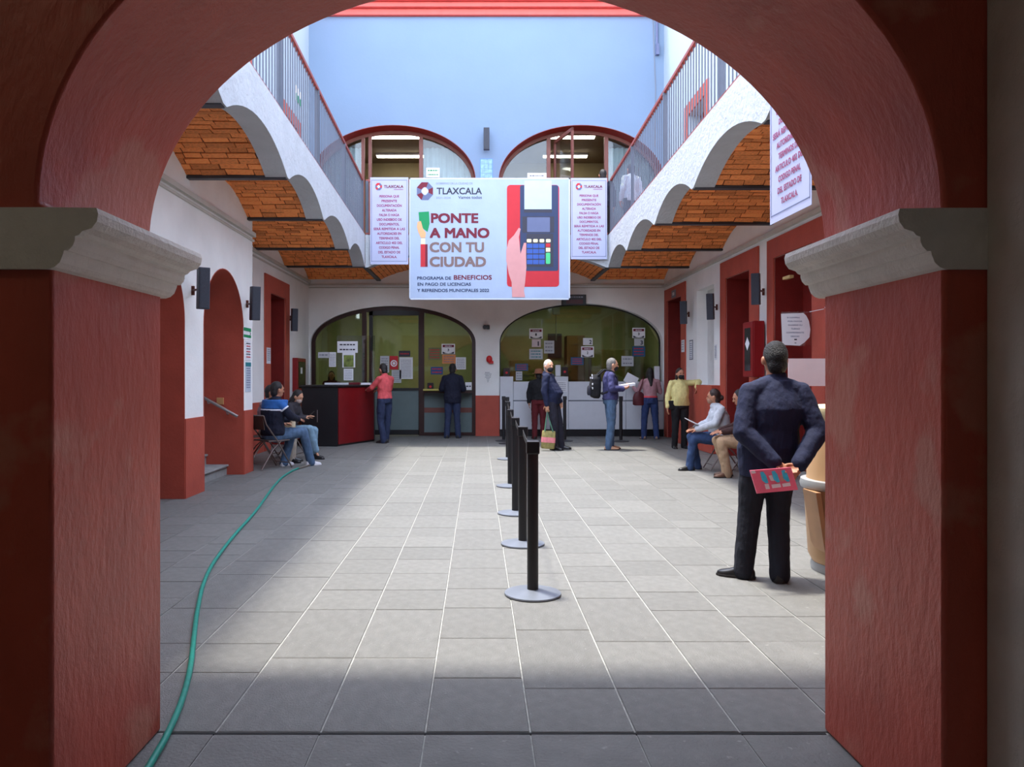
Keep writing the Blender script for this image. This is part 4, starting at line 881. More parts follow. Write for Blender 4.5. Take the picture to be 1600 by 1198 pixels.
# ================================================================== PEOPLE
TXT = bpy.data.textures.new('cloth_folds','CLOUDS'); TXT.noise_scale = .075; TXT.noise_depth = 2
def fab(n, *c, rough=.85, var=.12): return mat('fabric_'+n, srgb(*c), rough, var=var, vs_=14, bump=.55, bs=11, stretch=(1.6,1.6,.8))
SKIN = mat('skin_brown',srgb(176,122,94),.55,var=.08,vs_=20); SKIN2 = mat('skin_light_brown',srgb(200,148,118),.55,var=.06,vs_=20)
HAIRB = mat('hair_black',(.012,.010,.010,1),.45,var=.4,vs_=60,bump=.5,bs=120); HAIRG = mat('hair_grey',srgb(120,116,112),.6,var=.4,vs_=50,bump=.5,bs=120); HAIRW = mat('hair_white',srgb(205,198,190),.6,var=.2,vs_=50,bump=.4,bs=120); HAIRS = mat('hair_black_greying',srgb(15,12,11),.5,var=.9,vs_=60,bump=.9,bs=90)
EYE = mat('eye_dark',(.02,.012,.01,1),.15); LIP = mat('lips',srgb(150,84,76),.5)
NAVY = fab('navy',22,29,58); DNAVY = fab('dark_navy',18,22,42); JEANS = fab('jeans',74,98,126,var=.25); DJEANS = fab('dark_jeans',40,50,78,var=.2); BLKF = fab('black',20,20,24); CHAR = fab('charcoal',40,40,52)
SHOEB = mat('shoe_black',(.012,.012,.013,1),.3,var=.1)
STAND = dict(pel=(0,0,.95),waist=(0,.005,1.07),chest=(0,0,1.26),neck=(0,-.015,1.43),head=(0,.02,1.58),sh=(.178,-.015,1.365),shc=(0,0,0),
  elL=(-.235,-.03,1.12),elR=(.235,-.03,1.12),wrL=(-.25,.03,.875),wrR=(.25,.03,.875),hL=(0,.12,-1),hR=(0,.12,-1),pL=(1,0,0),pR=(-1,0,0),
  knL=(-.10,.02,.5),knR=(.10,.02,.5),anL=(-.105,-.02,.085),anR=(.105,-.02,.085),toL=(-.2,1,0),toR=(.2,1,0),yaw=0,pitch=0,curl=.35,hip=.088)
SIT = dict(STAND, pel=(0,0,.54),waist=(0,-.01,.67),chest=(0,-.02,.87),neck=(0,-.01,1.04),head=(0,.035,1.185),sh=(.178,-.02,.975),
  elL=(-.235,.06,.75),elR=(.235,.06,.75),wrL=(-.13,.28,.68),wrR=(.13,.28,.68),hL=(.3,1,-.1),hR=(-.3,1,-.1),pL=(.3,0,-1),pR=(-.3,0,-1),
  knL=(-.11,.43,.52),knR=(.11,.43,.52),anL=(-.11,.40,.085),anR=(.11,.40,.085))
def ring(c, rx, ry, ax=Vector((1,0,0)), ay=Vector((0,1,0)), n=18):
    c = Vector(c); return [c+ax*rx*math.cos(2*math.pi*i/n)+ay*ry*math.sin(2*math.pi*i/n) for i in range(n)]
def limb(mb, pts, rs, n=14):
    for (p,q),(a,b) in zip(zip(pts[:-1],pts[1:]), zip(rs[:-1],rs[1:])):
        mb.cyl(p,q,a,b,n=n)
    for p,r in zip(pts,rs): mb.ball(p,r,n=n,m=8)
def remesh(mb, name, m, root, vox, it, disp=0, label=None):
    me = mb.mesh(name); me.materials.append(m); o = bpy.data.objects.new(name,me); C.objects.link(o); o.parent = root
    r = o.modifiers.new('surface','REMESH'); r.mode = 'VOXEL'; r.voxel_size = vox; r.use_smooth_shade = True
    s = o.modifiers.new('soften','SMOOTH'); s.factor = .5; s.iterations = it
    if disp:
        d = o.modifiers.new('folds','DISPLACE'); d.texture = TXT; d.strength = disp; d.mid_level = .5; d.texture_coords = 'LOCAL'
    if label: o['label'] = label
    return o
def hand(mb, w, d, n, s, side, curl):
    # w wrist, d finger direction, n palm normal, side +1 when the thumb leaves towards +(d x n)
    w, d, n = Vector(w), Vector(d).normalized(), Vector(n).normalized(); n = (n-d*n.dot(d)).normalized(); t = d.cross(n)*side
    M = Matrix((t,d,n)).transposed()
    mb.ball(w+d*.045*s,(.041*s,.055*s,.018*s),M,12,8); mb.cyl(w-d*.01,w+d*.03*s,.027*s,.03*s,n=12)
    for k,(o_,L) in enumerate(((.031,.072),(.0105,.082),(-.0105,.077),(-.031,.060))):
        p = w+d*.085*s+t*o_*s; r = .0092*s; a = curl*(.8+.1*k); dirn = d
        for seg,fr_ in ((0,.45),(1,.32),(2,.25)):
            dirn = (dirn*math.cos(a)+n*math.sin(a)).normalized() if seg else (d*math.cos(a*.7)+n*math.sin(a*.7)).normalized()
            # keep curling relative to the previous bone
            nn = n if seg == 0 else (n*math.cos(a*seg)-d*math.sin(a*seg))
            q = p+dirn*L*fr_*s*1.05; mb.cyl(p,q,r,r*.93,n=8); mb.ball(q,r*.95,n=8,m=6); p = q; r *= .93
    p = w+d*.02*s+t*.03*s; q = p+(t*.75+d*.6+n*.25).normalized()*.045*s; r_ = q+(t*.25+d*.9+n*.35).normalized()*.035*s
    mb.cyl(p,q,.0125*s,.0115*s,n=8); mb.ball(q,.0115*s,n=8,m=6); mb.cyl(q,r_,.011*s,.009*s,n=8); mb.ball(r_,.009*s,n=8,m=6)
def shoe(root, an, to, s, m, name='shoe'):
    an = Vector(an); f = Vector(to).normalized(); x = Vector((f.y,-f.x,0)); R = []
    base = Vector((an.x,an.y,0))
    for t,w_,h,z0 in ((-.078,.016,.045,.012),(-.07,.03,.075,.004),(-.04,.037,.095,0),(.01,.038,.10,0),(.05,.041,.082,0),(.10,.047,.060,0),(.145,.046,.05,.002),(.175,.036,.042,.006),(.193,.016,.03,.012)):
        c = base+f*t*s; R.append([c+x*w_*s*math.copysign(abs(math.cos(a))**.7,math.cos(a))+Vector((0,0,max(z0,0)*s if math.sin(a) < 0 else (z0+(h-z0)*math.sin(a)**.8)*s)) for a in [2*math.pi*i/16+.001 for i in range(16)]])
    o = MB().rings(R[::-1]).build(name,m,root); 
    for p in o.data.polygons: p.use_smooth = True
    b = o.modifiers.new('soften','SUBSURF'); b.levels = 1; b.render_levels = 1
    SO = mat('dark_sole',(.02,.018,.017,1),.7)
    R2 = []
    for t,w_ in ((-.08,.02),(-.06,.037),(0,.04),(.06,.044),(.12,.05),(.165,.042),(.195,.015)):
        c = base+f*t*s; R2.append([c+x*w_*s+Vector((0,0,.016*s)),c-x*w_*s+Vector((0,0,.016*s)),c-x*w_*s+Vector((0,0,.001)),c+x*w_*s+Vector((0,0,.001))])
    MB().rings(R2).build('sole',SO if m is not WSHOE else m,o)
WSHOE = mat('white_trainer',srgb(205,205,208),.6,var=.1)
def person(label, x, y, rz, H, J, top, bottom, shoes, hair, skin=SKIN, z=0, girth=1, belly=0, fem=0, hem=.86, hairstyle='short', mask=None, vox=.0105, topname='jacket', thick=.02, disp=.022, sleeve=1, stripe=None, collar=True, legr=1, group='people in the courtyard'):
    root = thing('person',label,'person',(x,y,z),rz,group); s = H/1.7
    V = lambda k: Vector(J[k])*s
    pel,wa,ch,ne,hd = V('pel'),V('waist'),V('chest'),V('neck'),V('head'); shc = Vector(J['shc'])*s; sh = V('sh')
    shL, shR = Vector((-sh.x,sh.y,sh.z))+shc, sh+shc
    fs = (.93 if fem else 1); hw = (1.06 if fem else 1)*girth; up = (ch-wa).normalized()
    hipL, hipR = pel+Vector((-J['hip']*s,0,-.035*s)), pel+Vector((J['hip']*s,0,-.035*s))
    yawM = Matrix.Rotation(J['yaw'],3,'Z') @ Matrix.Rotation(J['pitch'],3,'X')
    ux = (shR-shL).normalized(); ax2 = Vector((ux.x,ux.y,0)).normalized(); ay2 = Vector((-ax2.y,ax2.x,0))
    def torso(mb, k, t, z_low=None):
        lo = pel+Vector((0,0,-.09*s)) if z_low is None else pel+(Vector((0,0,0)) if z_low >= pel.z else Vector((0,0,z_low-pel.z)))
        uc = ch.lerp(ne,.55); bf = Vector((0,belly*.5*s,0))
        R = [ring(lo,(.155*hw*k)*s+t,(.11*girth*k)*s+t)]
        if lo.z < pel.z-.02: R.append(ring(pel,(.168*hw*k)*s+t,(.118*girth*k)*s+t))
        R += [ring(wa+bf,(.148*girth*k*(.95 if fem else 1))*s+t,(.105*girth*k+belly*.5)*s+t),ring(wa.lerp(ch,.5)+bf*.6,(.155*girth*k)*s+t,(.112*girth*k+belly*.3)*s+t),ring(ch,(.166*fs*girth*k)*s+t,(.116*girth*k)*s+t,ax2,ay2),ring(ch.lerp(ne,.3),(.163*fs*girth**.5*k)*s+t,(.106*girth**.5*k)*s+t,ax2,ay2),ring(uc,(.148*fs*k)*s+t,(.092*k)*s+t,ax2,ay2),ring(ch.lerp(ne,.78),(.105*fs*k)*s+t,(.076*k)*s+t,ax2,ay2),ring(ne+shc*.7,(.062*k)*s+t,(.060*k)*s+t,ax2,ay2)]
        mb.rings(R)
        for a in (shL,shR): mb.cyl(ne.lerp(uc,.25),a,(.048*k)*s+t*.8,(.050*k)*s+t*.6,n=14)
    # body: one continuous surface
    b = MB(); torso(b,.92,0)
    limb(b,[shL,V('elL'),V('wrL')],[.054*s,.040*s,.028*s]); limb(b,[shR,V('elR'),V('wrR')],[.054*s,.040*s,.028*s])
    limb(b,[hipL,V('knL'),V('anL')],[.080*s,.055*s,.040*s]); limb(b,[hipR,V('knR'),V('anR')],[.080*s,.055*s,.040*s])
    for k in 'LR': f = Vector(J['to'+k]).normalized(); a = V('an'+k); b.cyl(a-Vector((0,0,.035*s)),Vector((a.x,a.y,.035*s))+f*.08*s,.026*s,.02*s)
    b.cyl(ne-Vector((0,0,.04*s)),hd-Vector((0,0,.05*s)),.056*s,.052*s,n=16)
    hp_ = lambda *p: hd+yawM @ (Vector(p)*s)
    b.ball(hd,(.076*s,.096*s,.114*s),yawM,20,14); b.ball(hp_(0,.026,-.062),(.056*s,.066*s,.058*s),yawM,16,10)
    b.cyl(hp_(0,.088,.012),hp_(0,.108,-.022),.008*s,.014*s,n=8); b.ball(hp_(0,.106,-.023),.014*s,n=8,m=6)
    for e_ in (-1,1): b.ball(hp_(.084*e_,-.004,-.012),(.013*s,.022*s,.033*s),yawM,10,8)
    b.cyl(hp_(-.04,.083,.03),hp_(.04,.083,.03),.012*s,n=8)
    hand(b,V('wrL'),J['hL'],J['pL'],s,J.get('thL',1),J['curl']); hand(b,V('wrR'),J['hR'],J['pR'],s,J.get('thR',-1),J['curl'])
    body = remesh(b,'body',skin,root,vox*.85,2)
    for e_ in (-1,1): MB().ball(hp_(.031*e_,.089,.010),(.012*s,.008*s,.0075*s),yawM,10,8).build('eye',EYE,body,smooth=True)
    if not mask: MB().ball(hp_(0,.090,-.062),(.022*s,.008*s,.007*s),yawM,10,6).build('mouth',LIP,body,smooth=True)
    # top garment
    g = MB(); torso(g,1,thick*s,hem*s)
    for k,a in (('L',shL),('R',shR)):
        w_ = V('el'+k).lerp(V('wr'+k),.97 if sleeve == 1 else sleeve) ; limb(g,[a,V('el'+k),w_],[(.051+thick*.75)*s,(.043+thick*.9)*s,(.033+thick*.7)*s])
    if collar: g.cyl(ne+shc*.7-Vector((0,0,.03*s)),ne.lerp(hd,.32)+shc*.4,(.070)*s,(.066)*s,n=18)
    tp_ = remesh(g,topname,top,root,vox,5,disp*s)
    if stripe:   # (material, z0, z1) bands around the garment are real thin layers
        for nm,m_,k0,k1,tt in stripe:
            q = MB(); c0, c1 = wa.lerp(ne,k0), wa.lerp(ne,k1); n_ = 2 if k1-k0 < .3 else 4
            rr = lambda f: ((.160+.012*(1-f))*girth*s+thick*s+tt, (.118+.0*f)*girth*s+thick*s+tt)
            q.rings([ring(c0.lerp(c1,i/n_),*rr(k0+(k1-k0)*i/n_),ax2,ay2,24) for i in range(n_+1)])
            for k,a in (('L',shL),('R',shR)):
                el = V('el'+k)
                if nm == 'blue_yoke': limb(q,[a,a.lerp(el,.34)],[(.051+thick*.75)*s+tt,.048*s+thick*.8*s+tt]); q.cyl(ne.lerp(ch,.4),a,.07*s,.066*s,n=14)
                else: q.cyl(a.lerp(el,.34),a.lerp(el,.46),.048*s+thick*.8*s+tt,.047*s+thick*.8*s+tt,n=16)
            remesh(q,nm,m_,root,vox,4,disp*s*.6)
    # trousers
    t = MB(); tk = .017*s
    t.rings([ring(pel+Vector((0,0,-.10*s)),.150*hw*s+tk,.108*girth*s+tk),ring(pel,.166*hw*s+tk*.8,.118*girth*s+tk*.8),ring(pel.lerp(wa,.8),.150*girth*s+tk*.6,.108*girth*s+tk*.6+belly*.3*s)])
    for k,h_ in (('L',hipL),('R',hipR)):
        kn, an = V('kn'+k), V('an'+k); end = an.lerp(kn,-.10)
        limb(t,[h_,h_.lerp(kn,.5),kn,kn.lerp(an,.5),end],[(.088*hw)*s+tk*.6,.078*s*legr+tk,.060*s*legr+tk,.056*s*legr+tk*.9,.049*s*legr+tk])
    remesh(t,'trousers',bottom,root,vox,5,disp*s*.9)
    for k in 'LR': shoe(root,V('an'+k),J['to'+k],s,shoes)
    # hair
    h = MB(); h.ball(hp_(0,-.020,.024),(.084*s,.098*s,.108*s),yawM,20,14); h.ball(hp_(0,-.045,-.040),(.073*s,.062*s,.082*s),yawM,16,10)
    if hairstyle == 'long':
        h.ball(hp_(0,-.05,-.06),(.085*s,.065*s,.12*s),yawM,16,10); h.cyl(hp_(0,-.06,-.08),hp_(.0,-.11,-.30),.075*s,.05*s,n=14); h.ball(hp_(0,-.11,-.30),.05*s)
        for e_ in (-1,1): h.cyl(hp_(.06*e_,-.02,.02),hp_(.075*e_,-.02,-.16),.032*s,.028*s,n=10)
    if hairstyle == 'bob':
        for e_ in (-1,1): h.cyl(hp_(.055*e_,-.02,.04),hp_(.078*e_,-.01,-.10),.036*s,.03*s,n=10); h.ball(hp_(.078*e_,-.01,-.10),.03*s)
        h.ball(hp_(0,-.05,-.07),(.08*s,.055*s,.08*s),yawM,16,10)
    if hairstyle == 'bun': h.ball(hp_(0,-.115,-.03),.045*s)
    remesh(h,'hair',hair,root,vox*.9,3,.010*s)
    if mask:
        q = MB(); q.ball(hp_(0,.046,-.058),(.062*s,.066*s,.058*s),yawM,18,12); q.ball(hp_(0,.09,-.035),.022*s); remesh(q,'face_mask',mask,root,vox*.7,3)
    W = Matrix.Translation((x,y,z)) @ Matrix.Rotation(rz,4,'Z')
    return root, lambda *p: W @ (Vector(p)*s), W
MASKB = mat('mask_black',(.012,.012,.014,1),.8); MASKW = mat('mask_print',srgb(190,170,160),.8,var=.3,vs_=60)
R_D = math.radians
# 1 the near man with his hands behind his back
J1 = dict(STAND,pel=(0,0,.94),waist=(.01,0,1.07),chest=(.035,-.005,1.22),neck=(.045,.02,1.42),head=(.06,.045,1.575),shc=(.04,0,0),sh=(.180,-.02,1.335),
  elL=(-.215,-.10,1.06),elR=(.305,-.10,1.06),wrL=(-.045,-.225,.86),wrR=(.12,-.235,.845),hL=(.75,-.12,-.45),hR=(-.55,-.1,-.75),pL=(.2,-.3,.3),pR=(-.1,1,-.1),
  knL=(-.125,.03,.49),knR=(.075,.02,.49),anL=(-.165,.03,.085),anR=(.055,-.06,.085),toL=(-.85,.5,0),toR=(.38,.9,0),curl=.55,thL=1,thR=-1,pitch=-.05)
r1,l1,W1 = person('man in navy jacket seen from behind, hands clasped behind his back',2.035,5.38,0,1.665,J1,NAVY,fab('black_trousers',24,27,38),SHOEB,HAIRS,hem=.74,vox=.0075,thick=.034,disp=.012,girth=1.12,legr=1.08,topname='jacket')
mg = thing('magazine','pink and red magazine with blue pictures held behind the back','magazine',(2.06,5.1,.70),0)
ym = 5.08; q = [P(1172,735,ym),P(1183,771,ym),P(1247,765,ym),P(1236,730,ym)]
thk = Vector((0,.012,.0)); MB().add(q+[p+thk for p in q],[(0,1,2,3),(7,6,5,4),(0,4,5,1),(1,5,6,2),(2,6,7,3),(3,7,4,0)]).build('cover',mat('magazine_pink',srgb(250,120,150),.4,var=.12,vs_=9),mg,world=True)
Rm = q[3]-q[0]; Um = q[0]-q[1]; 
def mq(u,v): return q[0]+(q[3]-q[0])*u+(q[1]-q[0])*v+Vector((0,-.003,0))
def mpoly(pts,m,nm='print'): MB().add([mq(*p) for p in pts],[tuple(range(len(pts)))]).build(nm,m,mg,world=True)
CY = mat('magazine_cyan',srgb(70,200,236),.4,var=.15,vs_=30); WM = mat('magazine_white',srgb(238,228,236),.4)
for u in (.28,.56,.80): mpoly([(u-.06,.1),(u-.07,.45),(u,.6),(u+.07,.58),(u+.06,.25),(u+.02,.08)],CY)
mpoly([(.0,.0),(0.02,.14),(.12,.13),(.11,0)],WM); mpoly([(.24,.62),(.24,.84),(.34,.84),(.34,.62)],WM); mpoly([(.40,.66),(.40,.82),(.62,.80),(.62,.64)],WM,'lettering'); mpoly([(.66,.66),(.66,.80),(.86,.78),(.86,.63)],WM,'lettering'); mpoly([(.40,.28),(.42,.5),(.5,.52),(.48,.26)],WM); mpoly([(.66,.3),(.66,.55),(.74,.55),(.72,.28)],mat('magazine_skin',srgb(220,160,150),.4))
# 2 man in red shirt at the reception desk
J2 = dict(STAND,elL=(-.24,.14,1.18),elR=(.25,.12,1.15),wrL=(-.16,.38,1.13),wrR=(.12,.34,1.12),hL=(0,1,-.1),hR=(0,1,-.1),pL=(0,-.1,-1),pR=(0,-.1,-1),head=(0,.06,1.57),pitch=-.25,anL=(-.08,-.05,.085),anR=(.08,.05,.085))
person('man in red shirt and jeans leaning on the reception desk',-2.02,16.62,R_D(48),1.72,J2,fab('red_shirt',206,84,88),DJEANS,SHOEB,HAIRB,hem=.93,thick=.014,topname='shirt')
# 3 dark suited man at the brown counter
J3 = dict(STAND,elL=(-.25,.04,1.12),elR=(.25,.04,1.12),wrL=(-.15,.24,1.1),wrR=(.15,.24,1.1),hL=(0,1,0),hR=(0,1,0),pL=(0,0,-1),pR=(0,0,-1),anL=(-.13,-.02,.085),anR=(.13,-.02,.085))
person('man in dark blazer and jeans facing the brown counter',X(707,17.95),17.95,0,1.74,J3,DNAVY,DJEANS,SHOEB,HAIRB,hem=.80,thick=.028,girth=1.06,topname='blazer')
# 4 white haired man with tote bag
J4 = dict(STAND,pel=(0,.0,.94),waist=(0,-.01,1.07),chest=(0,-.06,1.26),neck=(0,-.09,1.42),head=(0,-.07,1.57),shc=(0,-.06,0),elR=(.245,-.08,1.11),wrR=(.25,-.03,.85),elL=(-.25,-.05,1.11),wrL=(-.22,.10,.90),hR=(0,.05,-1),pR=(-1,0,0),
  knL=(-.1,.10,.5),knR=(.1,.06,.5),anL=(-.12,.14,.085),anR=(.1,.06,.085),yaw=R_D(-38),curl=.8)
r4,l4,W4 = person('white haired man in navy jacket and black mask carrying a tote bag',1.46,15.1,R_D(-112),1.77,J4,NAVY,fab('dark_grey_trousers',34,33,46),SHOEB,HAIRW,SKIN2,belly=.09,hem=.86,thick=.024,mask=MASKB)
hw4 = l4(.25,-.02,.76); tg = thing('tote_bag','olive tote bag with pink band hanging from the white haired man\'s hand','bag',(hw4.x,hw4.y,hw4.z-.6))
TOT = mat('tote_olive',srgb(142,132,80),.8,var=.35,vs_=14); TPK = mat('tote_pink',srgb(222,132,138),.7,var=.15,vs_=20); TGR = mat('tote_green_strap',srgb(84,130,108),.7)
c4 = Vector((hw4.x,hw4.y-.02,0)); z0 = .04; A_ = Matrix.Translation(c4) @ Matrix.Rotation(R_D(4),4,'Y')
def bagring(z,w_,d_): return [A_ @ Vector((w_*math.copysign(abs(math.cos(t))**.5,math.cos(t)),d_*math.copysign(abs(math.sin(t))**.6,math.sin(t)),z)) for t in [2*math.pi*i/20 for i in range(20)]]
MB().rings([bagring(z0,.12,.05),bagring(z0+.03,.135,.06),bagring(z0+.18,.135,.055),bagring(z0+.33,.13,.03),bagring(z0+.345,.125,.02)]).build('body',TOT,tg,world=True,smooth=True)
MB().rings([bagring(z0+.12,.138,.060),bagring(z0+.22,.137,.054)]).build('band',TPK,tg,world=True,smooth=True)
for dy_ in (-.03,.03):
    top = Vector((hw4.x,hw4.y+dy_*.2,hw4.z-.02)); MB().tube([A_ @ Vector((-.08,dy_,z0+.33)),c4*.35+Vector((top.x,top.y,0))*.65+Vector((-.022,0,(z0+.33)*.35+top.z*.65)),top,c4*.35+Vector((top.x,top.y,0))*.65+Vector((.022,0,(z0+.33)*.35+top.z*.65)),A_ @ Vector((.08,dy_,z0+.33))],.011,8).build('handle',TGR,tg,world=True,smooth=True)
# 5 person in black top and brown hat at the counter
J5 = dict(STAND,elL=(-.24,.05,1.12),elR=(.24,.08,1.12),wrL=(-.24,.05,.90),wrR=(.1,.26,1.15),hR=(0,1,0),pR=(0,0,-1),head=(0,.08,1.555),pitch=-.3)
r5,l5,W5 = person('person in black top, dark red trousers and brown hat at the ticket counter',X(842,17.75),17.75,0,1.60,J5,BLKF,fab('wine_trousers',92,24,30),SHOEB,HAIRB,fem=1,hem=.95,topname='blouse',thick=.03)
MB().lathe([(.145,0),(.15,.008),(.10,.018),(.092,.06),(.085,.10),(.05,.115),(.01,.118)],(0,.045*.94,1.60*1.60/1.7),n=28).build('hat',mat('brown_felt_hat',srgb(140,90,66),.85,var=.1),r5,smooth=True)
# 6 man with backpack
J6 = dict(STAND,elL=(-.24,.0,1.13),elR=(.25,-.02,1.13),wrL=(-.10,.20,1.17),wrR=(.14,.20,1.13),hL=(.2,1,.1),hR=(-.1,1,.15),pL=(.5,0,.8),pR=(-.5,0,.8),head=(0,.04,1.57),pitch=-.1,knL=(-.1,.03,.5),knR=(.1,.0,.5),anL=(-.11,.02,.085),anR=(.1,-.05,.085),toL=(-.1,1,0),toR=(.1,1,0),curl=.6)
r6,l6,W6 = person('grey haired man in purple navy jacket with backpack, facing right',2.60,15.1,R_D(-90),1.80,J6,fab('purple_navy',62,62,104),JEANS,mat('tan_shoe',srgb(176,134,104),.6),HAIRG,SKIN2,hem=.92,thick=.026,girth=1.03,mask=MASKB)
bp_ = thing('backpack','black backpack with pale buckles worn by the grey haired man','backpack',l6(0,-.28,.95),R_D(-90))
bb = MB()
for zz,w_,d_ in ((0,.10,.05),(.04,.15,.085),(.2,.165,.10),(.36,.15,.09),(.44,.11,.06)): pass
bb.rings([[Vector((w_*math.copysign(abs(math.cos(t))**.6,math.cos(t)),d_*math.copysign(abs(math.sin(t))**.6,math.sin(t))+o_,zz)) for t in [2*math.pi*i/24 for i in range(24)]] for zz,w_,d_,o_ in ((0,.10,.05,.02),(.04,.15,.095,0),(.2,.165,.115,-.01),(.38,.15,.10,.01),(.47,.10,.06,.04))])
remesh(bb,'pack',BLKF,bp_,.012,4,.012)
pb2 = MB().rings([[Vector((w_*math.copysign(abs(math.cos(t))**.6,math.cos(t)),-.115+d_*math.sin(t),zz)) for t in [2*math.pi*i/16 for i in range(16)]] for zz,w_,d_ in ((.06,.09,.03),(.10,.11,.045),(.22,.11,.04),(.25,.09,.02))]).build('front_pocket',CHAR,bp_,smooth=True)
for u,zz in ((-.12,.40),(.12,.40),(.15,.28),(.15,.20),(.10,.45)): MB().box(u-.02,u+.02,-.085,-.065,zz-.02,zz+.02).build('buckle',PAPER,bp_,bevel=.005)
for s_ in (-1,1): MB().tube([(.12*s_,.03,.44),(.13*s_,.16,.56),(.125*s_,.29,.54),(.13*s_,.41,.40),(.15*s_,.38,.2),(.14*s_,.10,.08)],.018,8).build('strap',BLKF,bp_,smooth=True)
ev = l6(.03,.29,1.19); solo(MB().box(-.16,.16,-.11,.11,-.03,.03,Matrix.Rotation(R_D(-8),4,'Y')),'white_envelope',PAPER,'thick white envelope held by the man with the backpack','envelope',bevel=.01).location = ev
# 7 woman in pink top at the counter
J7 = dict(STAND,elL=(-.27,.10,1.12),wrL=(-.34,.26,1.22),hL=(-.1,.5,.8),pL=(1,0,0),elR=(.26,.08,1.12),wrR=(.28,.30,1.14),hR=(0,1,0),pR=(0,0,-1),anL=(-.15,-.02,.085),anR=(.15,-.02,.085),knL=(-.13,.02,.5),knR=(.13,.02,.5))
r7,l7,W7 = person('woman in pink top with long black hair at the ticket counter',3.95,17.65,0,1.64,J7,fab('dusty_pink',176,132,138),fab('blue_jeans',42,58,100,var=.2),mat('beige_shoe',srgb(150,120,104),.6),HAIRB,fem=1,hem=.97,topname='blouse',thick=.016,hairstyle='long')
hb = l7(-.24,-.03,.98); bg_ = thing('shoulder_bag','maroon shoulder bag on the left side of the woman in pink','bag',(hb.x,hb.y,hb.z-.15)); MARB = mat('maroon_leather',srgb(84,28,36),.5,var=.12)
b7 = MB().rings([[Vector((hb.x+w_*math.cos(t)-.03,hb.y+.06*math.sin(t),hb.z+zz)) for t in [2*math.pi*i/16 for i in range(16)]] for zz,w_ in ((-.17,.10),(-.15,.14),(0,.14),(.10,.11),(.14,.06))]).build('bag_body',MARB,bg_,world=True,smooth=True)
sL = l7(-.15,0,1.46); MB().tube([(hb.x-.05,hb.y-.03,hb.z+.1),sL+Vector((-.05,-.09,-.12)),sL+Vector((0,-.02,.02)),sL+Vector((-.05,.10,-.12)),(hb.x-.05,hb.y+.05,hb.z+.1)],.012,8).build('strap',MARB,bg_,world=True,smooth=True)
pp = l7(-.38,.34,1.42); solo(MB().box(-.15,.15,-.002,.002,-.11,.11,Matrix.Rotation(R_D(28),4,'Y')),'held_paper',PAPER,'tilted white paper held up by the woman in pink','paper').location = pp
MB().rings([ring(Vector((0,0,.99))*(1.64/1.7),.175,.132,n=28),ring(Vector((0,0,1.03))*(1.64/1.7),.172,.13,n=28)]).build('belt',mat('coral_belt',srgb(206,70,80),.6),r7,smooth=True)
# 8 woman in yellow leaning on the red ledge
J8 = dict(STAND,elL=(-.415,.02,1.405),wrL=(-.30,.19,1.30),hL=(.25,.5,-.8),pL=(.6,-.4,.2),elR=(.25,-.02,1.11),wrR=(.29,.05,.88),yaw=R_D(6),sh=(.175,-.015,1.385))
r8,l8,W8 = person('woman in yellow blouse and black mask leaning on the red ledge',4.03,15.35,R_D(186),1.60,J8,fab('yellow',214,202,136),BLKF,SHOEB,mat('hair_dark_brown',(.02,.010,.008,1),.5,var=.4,vs_=50,bump=.4,bs=100),SKIN,fem=1,girth=1.12,belly=.05,hem=.90,topname='blouse',hairstyle='bob',mask=MASKB,thick=.02)
hb = l8(.20,.06,.92); solo(MB().box(-.07,.07,-.03,.03,-.09,.09),'waist_pouch',BLKF,'small black pouch at the hip of the woman in yellow','bag',bevel=.02).location = hb
# 9 seated woman in pale grey
J9 = dict(SIT,chest=(0,.02,.87),neck=(0,.05,1.035),head=(0,.10,1.175),shc=(0,.05,0),wrL=(-.14,.40,.66),wrR=(.14,.36,.66),elL=(-.25,.14,.76),elR=(.25,.10,.76),knL=(-.1,.44,.52),anL=(-.09,.50,.085),anR=(.1,.34,.085),yaw=R_D(-15),pitch=-.12)
r9,l9,W9 = person('seated woman in pale grey sweater holding papers by the right wall',3.70,11.75,R_D(88),1.62,J9,fab('pale_grey',186,190,196),fab('indigo_jeans',46,66,102,var=.2),SHOEB,mat('hair_brown_bun',(.03,.014,.010,1),.5,var=.4,vs_=50,bump=.4,bs=100),SKIN,fem=1,girth=1.18,belly=.05,hem=.52,topname='sweater',hairstyle='bun',mask=mat('mask_tan',srgb(150,110,90),.8),thick=.026)
chair(3.74,11.75,R_D(88),'metal folding chair under the woman in pale grey sweater')
pp = l9(0,.42,.76); o = solo(MB().box(-.15,.15,-.11,.11,-.004,.004),'lap_papers',PAPER,'white papers on the lap of the woman in pale grey','papers'); o.location = pp; o.rotation_euler = (R_D(24),R_D(12),R_D(60))
# 10 seated person in tan trousers
J10 = dict(SIT,chest=(0,.03,.86),neck=(0,.07,1.02),head=(0,.13,1.15),shc=(0,.06,0),wrL=(-.08,.40,.66),wrR=(.08,.40,.66),anL=(-.1,.36,.085),anR=(.1,.28,.085),pitch=-.3)
person('seated person in tan trousers and dark top half hidden by the near man',3.86,10.95,R_D(90),1.66,J10,fab('dark_brown_top',60,38,36),fab('tan_trousers',170,142,112),mat('brown_shoe',srgb(90,64,50),.5),HAIRB,hem=.52,topname='sweater',thick=.024)
chair(3.9,10.95,R_D(90),'metal folding chair under the person in tan trousers')
